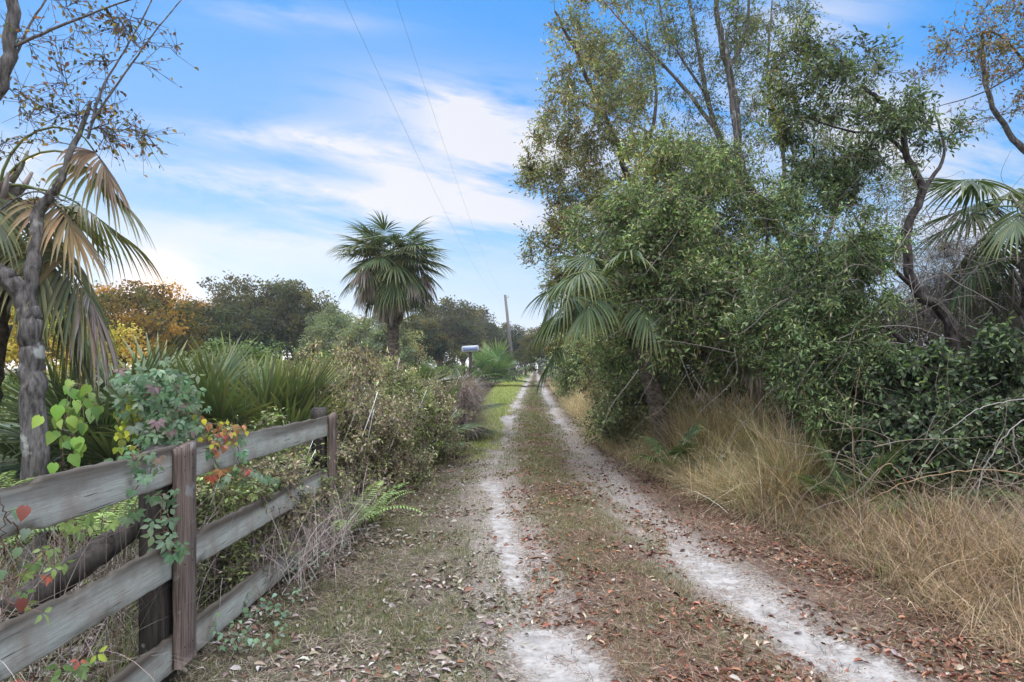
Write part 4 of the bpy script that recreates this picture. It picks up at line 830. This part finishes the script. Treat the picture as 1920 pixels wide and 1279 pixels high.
# old round post covered with creeper, and a dark leaning log
def round_post(name, label, cat, pts, r0, r1, mat, seed, sides=12):
    r = np.random.RandomState(seed); pts = smooth_path(pts, 8, .002, r); base = pts[0].copy(); a = Acc()
    tube(a, pts, np.linspace(r0, r1, len(pts)) * (1 + r.normal(0, .03, len(pts))), sides); o = a.build(name, mat, None, base, True); o.location = tuple(base); return tag(o, label, cat)
OPX, OPY = -1.99, 3.5
round_post('old_post', 'tall dark weathered round post draped in creeper behind the board fence', 'post', [(OPX + .06, OPY - .02, -.1), (OPX + .03, OPY, .7), (OPX, OPY, 1.47)], .062, .05, M_oldpost, 5)
round_post('leaning_log', 'charred dark log leaning low behind the near fence boards', 'log', [at(20, 1150, 2.75), at(150, 1060, 3.0), at(290, 960, 3.3)], .07, .055, M_oldpost, 6)
round_post('corner_post', 'short dark post behind the far end of the board fence', 'post', [(-1.93, 6.35, -.1), (-1.92, 6.35, .6), (-1.93, 6.35, 1.17)], .05, .045, M_oldpost, 7)

# creepers: stems with groups of five leaflets
def creeper(name, label, paths, seed, cols, cw, lf=.05, step=.05, spread=.06, cat='vine', five=True, face=(1, -1, .2), dens=1.0):
    r = np.random.RandomState(seed); base = np.array(paths[0][0], float); root_ = empty(name, base, label, cat)
    st_ = Acc(); lv = Acc()
    for P in paths:
        Q = smooth_path(P, 10, .006, r); tube(st_, Q, .0025, 4, (.16, .10, .07))
        seg = np.linalg.norm(np.diff(Q, axis=0), axis=1); S = np.concatenate([[0], np.cumsum(seg)]); n = int(S[-1] / step * dens)
        for q_ in np.linspace(0, S[-1], max(n, 2)):
            p_ = np.array([np.interp(q_, S, Q[:, k]) for k in range(3)]); nd = unit(np.array(face) + r.normal(0, .35, 3)); e = p_ + nd * r.uniform(.01, .04) + r.normal(0, spread, 3) * (1, 1, .8)
            sticks(st_, p_[None], e[None], .0015, .001, (.2, .12, .08))
            c = pick(r, 1, cols, cw)[0]; L = lf * r.uniform(.7, 1.25); k = r.choice([3, 5]) if five else 1
            s_ = unit(np.cross(nd, (0, 0, 1))); u_ = np.cross(s_, nd); a0 = r.normal(-1.57, .35)
            angs = a0 + np.linspace(-1.25, 1.25, k) if k > 1 else np.array([a0])
            D = np.cos(angs)[:, None] * s_ + np.sin(angs)[:, None] * u_ + nd * .15
            dd, ss, mm = frames(D)                 # roll the leaflets so that they face outwards
            ro = np.arctan2(-(ss @ nd), (mm @ nd)); ro = np.where(np.isfinite(ro), ro, 0) + r.normal(0, .25, k)
            ll = L * (1 - .25 * np.abs(np.linspace(-1, 1, k)) if k > 1 else np.ones(1))
            leaves_hi(lv, e[None] + D * (L * (.18 if k > 1 else 0)), D, ll, ll * (.52 if k > 1 else .8), np.clip(np.tile(c, (k, 1)) * (1 + r.normal(0, .1, (k, 1))), .01, .9), r, ro, heart=k == 1)
    st_.build('stem', M_twig, root_, base); lv.build('foliage', M_leaf, root_, base, smooth=True); return root_
GC = [(.15, .23, .14), (.11, .19, .10), (.22, .28, .20), (.22, .15, .14)]
o = (OPX, OPY, 0)
def pth(*p): return [np.array(o) + np.array(q) for q in p]
creeper('virginia_creeper', 'green five leaved creeper mounded over the top of the old post', [
    pth((0.050, -.05, .9), (0.065, -.06, 1.2), (0.022, -.05, 1.48), (-0.014, 0, 1.52)), pth((0.014, -.06, 1.53), (0.101, -.1, 1.50), (0.144, -.08, 1.36), (0.144, -.08, 1.22)),
    pth((0.000, 0, 1.54), (0.072, -.05, 1.56), (0.130, -.05, 1.42), (0.108, -.08, 1.20), (0.101, -.1, 1.10)), pth((0.000, -.03, 1.54), (-0.058, -.05, 1.52), (-0.101, -.05, 1.42)),
    pth((0.086, -.08, 1.5), (0.173, -.05, 1.44), (0.216, 0, 1.30), (0.245, .05, 1.24)), pth((0.072, -.08, 1.52), (0.086, -.1, 1.35), (0.072, -.12, 1.15)), pth((0.144, 0, 1.52), (0.187, .05, 1.36), (0.173, 0, 1.18)), pth((0.036, .1, 1.52), (0.130, .12, 1.5), (0.187, .12, 1.36))],
    41, GC, [4, 4, 3, 1], .044, .010, .04)
creeper('yellow_vine', 'bright yellow leaved vine hanging on the left side of the old post', [pth((-.07, -.05, 1.42), (-.10, -.06, 1.3), (-.09, -.06, 1.12)), pth((-.04, -.06, 1.40), (-.06, -.06, 1.2), (-.05, -.05, 1.05)), pth((-.1, 0, 1.45), (-.15, -.02, 1.3), (-.13, 0, 1.2))], 42, [(.42, .42, .06), (.34, .37, .06), (.22, .28, .07)], None, .036, .016, .025, five=False)
creeper('yellow_vine', 'yellow and orange leaves trailing right from the creeper mound onto the fence', [pth((.2, .05, 1.38), (.26, .1, 1.24), (.28, .1, 1.14)), pth((.3, .05, 1.3), (.34, .2, 1.24), (.30, .45, 1.20)), pth((.2, 0, 1.2), (.3, .1, 1.15), (.30, .3, 1.16))], 43, [(.50, .45, .05), (.38, .20, .08), (.30, .32, .07), (.30, .14, .08)], None, .034, .02, .03, five=False)
creeper('virginia_creeper', 'creeper strand trailing down the road face of the near trim board', [[(FX - .0, 3.1, 1.0), (FX + .03, 3.15, .95), (FX + .045, 3.12, .80), (FX + .05, 3.2, .66)], [(FX + .03, 3.1, .98), (FX + .05, 3.05, .86), (FX + .05, 3.1, .72)]], 44, GC, [4, 4, 3, 0], .048, .04, .025)
creeper('virginia_creeper', 'creeper hanging over the top board left of the trim board', [[(FX - .06, 2.9, 1.20), (FX + .03, 2.85, 1.21), (FX + .035, 2.88, 1.05), (FX + .03, 2.84, .94)], [(FX - .05, 2.95, 1.2), (FX + .03, 2.98, 1.19), (FX + .03, 3.0, 1.1)]], 45, GC, [4, 4, 3, 1], .042, .045, .02)
creeper('virginia_creeper', 'red tinged creeper hanging over the middle of the far top board', [[(FX - .05, 3.5, 1.2), (FX + .03, 3.6, 1.19), (FX + .04, 3.65, 1.05), (FX + .03, 3.72, .92)], [(FX - .05, 3.8, 1.18), (FX + .03, 3.9, 1.17), (FX + .04, 3.95, 1.0)], [(FX - .06, 3.9, 1.0), (FX - .02, 4.1, .92), (FX + .03, 4.3, .82)], [(FX - .06, 4.2, .95), (FX + .03, 4.4, .85), (FX + .02, 4.5, .78)]], 46, GC + [(.45, .12, .10), (.42, .20, .10)], [4, 4, 3, 2, 2, 1], .044, .04, .03)
creeper('red_creeper', 'red and green creeper leaves at the left edge of the near top board', [[(FX - .05, 2.05, 1.2), (FX + .03, 2.1, 1.2), (FX + .04, 2.12, 1.05), (FX + .03, 2.1, .92)], [(FX + .02, 2.15, 1.1), (FX + .03, 2.2, 1.0), (FX + .02, 2.16, .86)]], 47, [(.34, .10, .10), (.28, .09, .08), (.15, .22, .13), (.18, .25, .15)], None, .05, .11, .03, five=False)
creeper('wild_vine', 'thin green vine climbing through the lower near boards', [[(FX - .1, 2.0, .9), (FX - .06, 2.3, .85), (FX - .05, 2.6, .98), (FX - .08, 2.9, .9)], [(FX - .1, 2.1, .5), (FX - .06, 2.2, .7), (FX - .05, 2.3, .85)], [(FX - .1, 2.3, .3), (FX - .06, 2.5, .42), (FX - .05, 2.7, .35)], [(FX - .05, 2.2, .15), (FX - .05, 2.35, .4), (FX, 2.3, .5)]], 48, [(.18, .26, .10), (.25, .32, .12), (.45, .15, .12), (.35, .4, .08)], [5, 4, 1, 1], .045, .045, .04)

# lime green plant with heart shaped leaves
B = at(150, 1010, 3.9); B[2] = 0
P_ = [B, at(140, 900, 3.9), at(135, 800, 3.9), at(150, 720, 3.9)]
creeper('lime_leaved_plant', 'lime green plant with drooping heart shaped leaves behind the near top board', [P_, [at(135, 800, 3.9), at(160, 740, 3.85), at(175, 750, 3.8), at(170, 790, 3.8)], [at(138, 830, 3.9), at(115, 760, 3.9), at(118, 850, 3.85), at(120, 880, 3.85)], [at(150, 720, 3.9), at(130, 730, 3.85), at(122, 800, 3.8)]],
        49, [(.20, .32, .07), (.14, .24, .07), (.27, .37, .09)], None, .075, .055, .035, 'plant', False)
# ------------------------------------------------------------------ ferns
def fern(loc, n, L, seed, label, cols=((.20, .30, .10), (.26, .36, .12)), up=.9, az0=0, azr=6.28, name='sword_fern'):
    r = np.random.RandomState(seed); root_ = empty(name, loc, label, 'fern', 'sword ferns by the fence')
    for k in range(n):
        az = az0 + azr * k / n + r.uniform(-.25, .25); l_ = L * r.uniform(.7, 1.1); e0 = r.uniform(up - .25, up + .35); m = 26; t = np.linspace(0, 1, m); ang = e0 - t ** 1.5 * r.uniform(.7, 1.5)
        st_ = l_ / m; h = np.cumsum(np.cos(ang) * st_); z = np.cumsum(np.sin(ang) * st_); a = Acc()
        P = np.stack([np.cos(az) * h, np.sin(az) * h, z], -1); tube(a, P, np.linspace(.004, .0015, m), 3, (.16, .13, .06))
        d = unit(np.gradient(P, axis=0)); s_ = np.array([-math.sin(az), math.cos(az), 0.]); c = pick(r, 1, cols)[0]
        for sg in (1, -1):
            D = unit(s_ * sg + d * .25 + np.array([0, 0, -.1])); ll = l_ * .10 * np.clip(np.sin((t * .93 + .07) * np.pi) ** .5, .1, 1) * 1.1; dd, ss, mm = frames(D)
            leaves(a, P, D, ll, np.full(m, l_ * .022), np.clip(np.tile(c, (m, 1)) * (1 + r.normal(0, .1, (m, 1))), .01, .9), r, .1, .1, roll=r.normal(0, .25, m))
        a.build('frond', M_leaf, root_)
    return root_
for i, (px, d, n, L, z, lab) in enumerate([(40, 3.7, 12, .62, .55, 'bright green fern at the left edge behind the near top board'), (190, 3.6, 12, .55, .62, 'pale green fern arching behind the top board left of the old post'), (100, 4.4, 12, .6, .5, 'green fern at the foot of the left tree trunk'),
        (655, 6.1, 12, .85, .08, 'tall sword fern growing beside the far fence post'), (700, 6.5, 9, .6, .06, 'sword fern with arching frond right of the far fence post'), (235, 4.1, 9, .5, .6, 'small yellow green fern just left of the old post'), (-20, 4.3, 9, .6, .55, 'green fern partly outside the left edge of the view'),
        (300, 4.6, 8, .45, .3, 'fern seen through the middle gap of the far fence span'), (430, 5.6, 8, .45, .1, 'fern behind the lower board of the far fence span')]):
    x_ = (px - 960) / FPX * d; fern((x_, d, z if z > .2 else .02), n, L, 90 + i, lab)

# ------------------------------------------------------------------ weedy shrubs along the left verge
WC = [(.28, .22, .17), (.36, .29, .21), (.24, .24, .13), (.30, .33, .15), (.18, .14, .11)]
wlist = [(640, 7.6, 1.2, 0), (700, 8.2, 1.1, 1), (600, 8.6, 1.55, 2), (745, 9.2, 1.25, 3), (690, 10, 1.6, 0), (790, 10.6, 1.1, 1), (640, 10.8, 1.5, 2), (560, 7.6, 1.0, 3), (760, 11.8, 1.3, 2), (795, 12.8, 1.15, 0), (700, 12.6, 1.5, 1), (540, 9.6, 1.2, 2), (845, 17, 1.2, 3), (480, 5.6, .9, 3), (530, 6.3, .85, 1), (420, 5.0, .85, 2), (360, 4.6, .85, 3)]
wlab = ['brown seedy weed bush right beside the far fence post', 'brown weed bush leaning over the leaf strewn verge, nearest the rut', 'tall brown weed behind the far end of the board fence', 'tangled brown weed halfway between fence end and grey vine heap', 'pale topped weed behind the brown verge bushes', 'brown bush just left of the grey vine heap', 'tallest pale weed left of the lone palm', 'greenish weed behind the far end of the top board', 'dry weed bush in front of the low palmetto', 'brown bush at the foot of the grey vine heap', 'pale dry weed right in front of the lone palm trunk', 'greenish weed right of the spiky palmetto', 'brown bush under the street sign', 'leafy weed behind the far half of the board fence', 'leafy weed near the far fence post inside the boards', 'leafy weed behind the middle of the far board span', 'leafy weed just beyond the near trim board']
wp = {}
for i, (px, d, h, kd) in enumerate(wlist):
    x_ = (px - 960) / FPX * d; key = kd
    if key not in wp:
        B = np.array([x_, d, 0.]); rr = np.random.RandomState(200 + kd)
        limbs = []
        for q in range(7):
            e = B + np.array([rr.uniform(-.5, .5), rr.uniform(-.5, .5), rr.uniform(.7, 1.1)]); limbs.append(([B + rr.normal(0, .06, 3) * (1, 1, 0), (B + e) / 2 + rr.normal(0, .06, 3), e], .007, .003))
        wp[key] = build_tree('weed_bush', wlab[i], 'weed', B, limbs, [(B + (0, 0, .5), (.65, .65, .5), 230), (B + (0, 0, .85), (.55, .55, .35), 90)], 210 + kd, (.042, .018), (3, .13, 4), M_twig, 'weedy bushes along the left verge',
            cols=WC if kd != 3 else [(.18, .24, .09), (.26, .30, .12), (.22, .18, .12)], twigc=(.20, .16, .14) if kd != 3 else (.16, .16, .09), minr=.004, trunkname='stems', droop=.1)
        wp[key].scale = (1, 1, h)
    else:
        root_ = wp[key].copy(); COL.objects.link(root_); root_.location = (x_, d, 0); root_.rotation_euler = (0, 0, i * 1.7); root_.scale = (1.0 + .05 * (i % 3), 1.0, h); root_['label'] = wlab[i]
        for ch in list(wp[key].children): c_ = ch.copy(); COL.objects.link(c_); c_.parent = root_
r = np.random.RandomState(19); a = Acc(); n_ = 2600; by = 6.6 + r.rand(n_) ** 1.3 * 11; bx = crv(LE, by) - .25 - r.rand(n_) * 2.6
blades(a, gp(bx, by), r.rand(n_) * 6.28, r.uniform(.7, 2.0, n_) * (.7 + .5 * fbm(bx * 1.5, by * 1.2, 5)), r.uniform(0, .35, n_), r.uniform(.0, .9, n_), .006, pick(r, n_, [(.30, .24, .20), (.40, .34, .29), (.22, .18, .13), (.24, .26, .12)]), 5)
tag(a.build('dry_weed_stalks', M_litter), 'tall dry brown weed stalks standing all through the left verge thicket', 'weed stalks', kind='stuff')
def tangle(label, cen, rad, n, seed, col, r0=.006):
    rr = np.random.RandomState(seed); cen = np.array(cen); root_ = empty('bare_vine', cen, label, 'vine', 'bare vines tangled through the right thicket'); a = Acc()
    for k in range(n):
        p0 = cen + rr.uniform(-1, 1, 3) * rad; d_ = unit(rr.normal(0, 1, 3) * (1, .35, .9)); L = rr.uniform(.5, 1.5); P = [p0]
        for q in range(4): d_ = unit(d_ + rr.normal(0, .35, 3) * (1, .4, 1) + (0, 0, -.12)); P.append(P[-1] + d_ * L / 4)
        tube(a, smooth_path(P, 5), np.linspace(r0, r0 * .35, 21) * rr.uniform(.5, 1.2), 4, tuple(np.array(col) * rr.uniform(.7, 1.2)))
    a.build('stem', M_twig, root_, cen)
tangle('grey bare vines laced over the top of the vine covered tree', at(1260, 400, 10.6), (1.2, .4, .9), 60, 301, (.28, .25, .22))
tangle('grey bare vines hanging in front of the middle of the right thicket', at(1340, 600, 9.0), (1.1, .3, .8), 60, 302, (.26, .23, .20))
tangle('bare vines over the willow leaved shrub', at(1560, 560, 6.9), (.8, .3, .9), 45, 303, (.24, .21, .19), .004)
tangle('bare vines wound round the twisted dark trunk', at(1730, 480, 7.7), (.45, .3, 1.0), 60, 304, (.20, .17, .15), .005)
tangle('dead stems tangled below the dark broadleaf shrub at the right edge', at(1760, 880, 5.7), (.9, .4, .25), 80, 305, (.27, .22, .17), .004)
tangle('bare twigs crossing the gap of sky beside the right edge palm', at(1830, 480, 8.6), (.8, .4, .8), 70, 306, (.20, .18, .17), .005)
# heap of grey dead vine over a hidden post
r = np.random.RandomState(9); hp = at(866, 690, 14.2); a = Acc(); n_ = 5200
ph = r.rand(n_) * 6.28; rad = r.uniform(0, .46, n_); z = r.uniform(.15, 1.35, n_) * (1 - .25 * rad)
P = np.stack([rad * np.cos(ph) * (1.15 - .3 * z), rad * np.sin(ph), z], -1); az = ph + r.normal(0, .6, n_)
blades(a, P, az, r.uniform(.25, .7, n_), r.uniform(.4, 1.6, n_), r.uniform(1.0, 2.2, n_), .007, pick(r, n_, [(.36, .31, .30), (.46, .40, .38), (.24, .20, .19)]), 5)
root_ = empty('vine_heap', (hp[0], 14.2, 0), 'tall heap of grey dead vines over a post at the edge of the green verge', 'dead vines'); a.build('tangled_stems', M_dry, root_)
b = Acc(); tube(b, [(0, 0, -.1), (0, 0, .6), (.01, 0, 1.25)], .05, 8); b.build('hidden_post', M_oldpost, root_)
# dead twigs gathered against the fence foot
a = Acc(); n_ = 900
bx = r.uniform(FX - .3, FX + .35, n_); by = r.uniform(4.4, 6.2, n_)
blades(a, np.stack([bx, by, r.uniform(0, .25, n_)], -1), r.rand(n_) * 6.28, r.uniform(.3, .75, n_), r.uniform(.1, 1.2, n_), r.uniform(-.5, 1.8, n_), .0045, pick(r, n_, [(.40, .35, .31), (.30, .25, .22), (.20, .15, .13)]), 6)
tag(a.build('dead_stems', M_litter), 'pale dead stems tangled through the bottom of the far fence span', 'dead brush', kind='stuff')
a = Acc(); n_ = 2600
bx = r.uniform(FX - 1.3, FX - .12, n_); by = r.uniform(1.8, 6.4, n_)
blades(a, np.stack([bx, by, r.uniform(0, .5, n_)], -1), r.rand(n_) * 6.28, r.uniform(.3, .8, n_), r.uniform(.1, 1.4, n_), r.uniform(-.6, 1.6, n_), .004, pick(r, n_, [(.26, .22, .19), (.16, .13, .11), (.36, .31, .27)]), 6)
tag(a.build('dead_brush', M_litter), 'brown dead brush piled behind the near fence boards', 'dead brush', kind='stuff')
for i, (px, d, lab) in enumerate([(500, 4.1, 'small blue green weed on bare soil beside the fence foot, lowest in view'), (560, 4.9, 'small green weed sprouting between fence and left rut'), (610, 5.6, 'low green weed in the leaf litter below the far fence post'), (455, 3.6, 'small fern like weed at the foot of the near fence boards')]):
    creeper('ground_weed', lab, [[(( px - 960) / FPX * d + q * .07 - .1, d + .05 * math.sin(q * 3), 0.0), ((px - 960) / FPX * d + q * .10 - .14, d + .1 * math.sin(q * 3), .08), ((px - 960) / FPX * d + q * .12 - .17, d + .13 * math.sin(q * 3), .15)] for q in range(4)],
            60 + i, [(.18, .27, .19), (.14, .22, .12)], None, .03, .02, .02, 'weed', False, (0, -.3, 1))
# pale bare vines at the right edge
def bare_vine(label, paths, r0, col, name='bare_vine'):
    base = np.array(paths[0][0]); root_ = empty(name, base, label, 'vine'); a = Acc(); rr = np.random.RandomState(int(abs(base[0]) * 100))
    for P in paths: Q = smooth_path(P, 8, .006, rr); tube(a, Q, np.linspace(r0, r0 * .45, len(Q)), 5, col)
    a.build('stem', M_twig, root_, base); return root_
bare_vine('pale grey arching vine hooking in from the right edge', [[at(1990, 740, 4.9), at(1880, 755, 4.9), at(1820, 775, 4.8), at(1768, 815, 4.8)], [at(1960, 775, 4.9), at(1900, 800, 4.8), at(1850, 870, 4.8), at(1830, 920, 4.8)], [at(1900, 800, 4.8), at(1905, 850, 4.8), at(1935, 900, 4.8)]], .0055, (.30, .27, .25))
bare_vine('thin orange brown stem arching low over the grass bank', [[at(1980, 900, 5.2), at(1830, 880, 5.2), at(1700, 905, 5.2), at(1620, 945, 5.3), at(1595, 960, 5.3)], [at(1700, 905, 5.2), at(1660, 870, 5.2), at(1620, 930, 5.3)]], .0045, (.38, .25, .15))
bare_vine('upright rusty stem in front of the willowy shrub', [[at(1615, 1090, 5.3), at(1606, 950, 5.3), at(1598, 800, 5.3), at(1612, 690, 5.3)]], .005, (.22, .13, .09))
bare_vine('long thin bare vine hanging across the middle of the right thicket', [[at(1130, 640, 9.3), at(1250, 560, 9.3), at(1300, 470, 9.3), at(1240, 430, 9.4)], [at(1250, 560, 9.3), at(1340, 600, 9.2), at(1400, 700, 9.2)], [at(1480, 700, 7), at(1560, 640, 6.9), at(1680, 610, 6.9), at(1800, 640, 7)]], .006, (.30, .26, .23))

# ------------------------------------------------------------------ poles, wires, sign, far fence, gate
root_ = empty('utility_pole', (at(964, 690, 86)[0], 86, 0), 'tall leaning wooden utility pole beside the far left rut', 'utility pole')
a = Acc(); tp = at(947, 553, 86); b0 = np.array([at(964, 690, 86)[0], 86, 0.]); tube(a, [b0 + (0, 0, -.3), (b0 + tp) / 2, tp], [.26, .22, .18], 10); a.build('pole', M_pole, root_, b0, True)
a = Acc()
tube(a, [tp + (.2, 0, -.35), tp + (.42, 0, -.35), tp + (.42, 0, -.1)], .06, 6, (.3, .3, .32))
a.build('insulator', M_twig, root_, b0)
lp = at(986, 690, 140); root_ = empty('yard_light_pole', (lp[0], 140, 0), 'slim far pole with a pale lamp head near the end of the lane', 'lamp pole')
a = Acc(); tube(a, [(0, 0, -.2), (0, 0, 7.3)], [.17, .13], 8); a.build('pole', M_pole, root_)
a = Acc(); tube(a, [(0, 0, 7.2), (-.5, -.1, 7.7), (-.9, -.2, 7.7)], .05, 5, (.5, .5, .5)); a.build('lamp_arm', M_twig, root_)
a = Acc(); tube(a, [(-.35, -.2, 7.75), (-.35, -.2, 8.3)], [.42, .38], 10, (.75, .8, .88)); a.build('lamp_head', plain('lamp_glass', (.75, .8, .88)), root_)
def wire(label, ends, sag, rad):
    A_, B_ = np.array(ends[0]), np.array(ends[1]); t = np.linspace(0, 1, 60)[:, None]; P = A_ * (1 - t) + B_ * t; P[:, 2] -= (4 * sag * t * (1 - t))[:, 0]
    a = Acc(); tube(a, P - A_, rad, 5, (.10, .10, .11)); o = a.build('power_line', M_twig); o.location = tuple(A_); return tag(o, label, 'power line', 'overhead power lines')
wire('thin overhead wire, the left one of the two crossing the sky', [(-3.75, -22, 10.6), tuple(tp + (-.2, 0, -.5))], 3.1, .0028)
wire('thin overhead wire, the right one of the two crossing the sky', [(-2.75, -22, 10.6), tuple(tp + (.4, 0, -.2))], 3.1, .0024)
# street name sign
sp = at(882, 654, 20); root_ = empty('street_sign', (sp[0], 20, 0), 'small white and blue street name sign on a dark post above the weeds', 'sign')
a = Acc(); tube(a, [(0, 0, -.1), (0, 0, sp[2] - .1)], .045, 8); a.build('post', M_oldpost, root_)
def rrect(w, h, rd, y, th, n=6, tilt=.06):
    P = []
    for cx, cz, a0 in ((w / 2 - rd, h / 2 - rd, 0), (-w / 2 + rd, h / 2 - rd, 90), (-w / 2 + rd, -h / 2 + rd, 180), (w / 2 - rd, -h / 2 + rd, 270)):
        for k in range(n): an = R(a0 + 90 * k / (n - 1)); P.append((cx + rd * math.cos(an), cz + rd * math.sin(an)))
    P = np.array(P); c_, s_ = math.cos(tilt), math.sin(tilt); P = np.stack([P[:, 0] * c_ - P[:, 1] * s_, P[:, 0] * s_ + P[:, 1] * c_], -1); m = len(P)
    v = np.concatenate([np.stack([P[:, 0], np.full(m, y - th / 2), P[:, 1]], -1), np.stack([P[:, 0], np.full(m, y + th / 2), P[:, 1]], -1), [(0, y - th / 2, 0), (0, y + th / 2, 0)]])
    i = np.arange(m); j = (i + 1) % m; return v, np.stack([i, j, j + m, i + m], -1), np.concatenate([np.stack([j, i, np.full(m, 2 * m)], -1), np.stack([i + m, j + m, np.full(m, 2 * m + 1)], -1)])
for nm, w_, h_, rd, y_, th, cl2 in (('plate', .54, .19, .05, 0, .012, (.68, .74, .78)), ('name_panel', .45, .11, .03, -.010, .006, (.30, .37, .62))):
    v_, q_, t_ = rrect(w_, h_, rd, y_, th); a = Acc(); a.add(v_ + np.array([0, -.06, sp[2]]), q_, t_); a.build(nm, plain('sign_' + nm, cl2, .5), root_)
# second stretch of fence by the vine heap
fx = at(850, 706, 15); root = empty('rail_fence', (-1.55, 15, 0), 'old grey rail fence mostly buried in weeds beside the grey vine heap', 'fence')
FXs, FX = FX, -1.55
a = Acc(); tube(a, [(-.35, -.4, 1.28), (.1, 1.2, 1.34), (.3, 3.4, 1.36)], .035, 6, (.38, .36, .35)); a.build('rail', M_twig, root)
a = Acc(); tube(a, [(.3, 3.4, -.1), (.3, 3.4, 1.5)], .06, 8); a.build('post', M_oldpost, root)
a = Acc(); tube(a, [(-.35, -.4, -.1), (-.35, -.4, 1.4)], .06, 8); a.build('post', M_oldpost, root)
FX = FXs
# gate
gp0 = at(986, 690, 150); root = empty('pipe_gate', (gp0[0], 150, 0), 'dark bar gate closing the far end of the lane', 'gate')
for xo in (0, 3.2):
    a = Acc(); tube(a, [(xo, 0, -.2), (xo, 0, 1.55)], .16, 8); a.build('post', M_oldpost, root)
for z_ in (.45, 1.25):
    a = Acc(); tube(a, [(0, 0, z_), (3.2, 0, z_)], .08, 6, (.05, .05, .055)); a.build('rail', M_twig, root)

# ------------------------------------------------------------------ thin evening haze
hz = Acc(); x0, x1, y0, y1, z0_, z1_ = -750, 760, -340, 1250, -1.5, 40
hz.add([(x, y, z) for z in (z0_, z1_) for y in (y0, y1) for x in (x0, x1)], [[0, 2, 3, 1], [4, 5, 7, 6], [0, 1, 5, 4], [2, 6, 7, 3], [0, 4, 6, 2], [1, 3, 7, 5]])
hm, ht = newmat('thin_haze'); pv = ht.nodes.new('ShaderNodeVolumePrincipled'); pv.inputs['Color'].default_value = (.68, .82, 1.0, 1); pv.inputs['Density'].default_value = .0007; pv.inputs['Anisotropy'].default_value = .5
ho = ht.nodes.new('ShaderNodeOutputMaterial'); ht.links.new(pv.outputs[0], ho.inputs['Volume'])
tag(hz.build('haze', hm), kind='stuff')
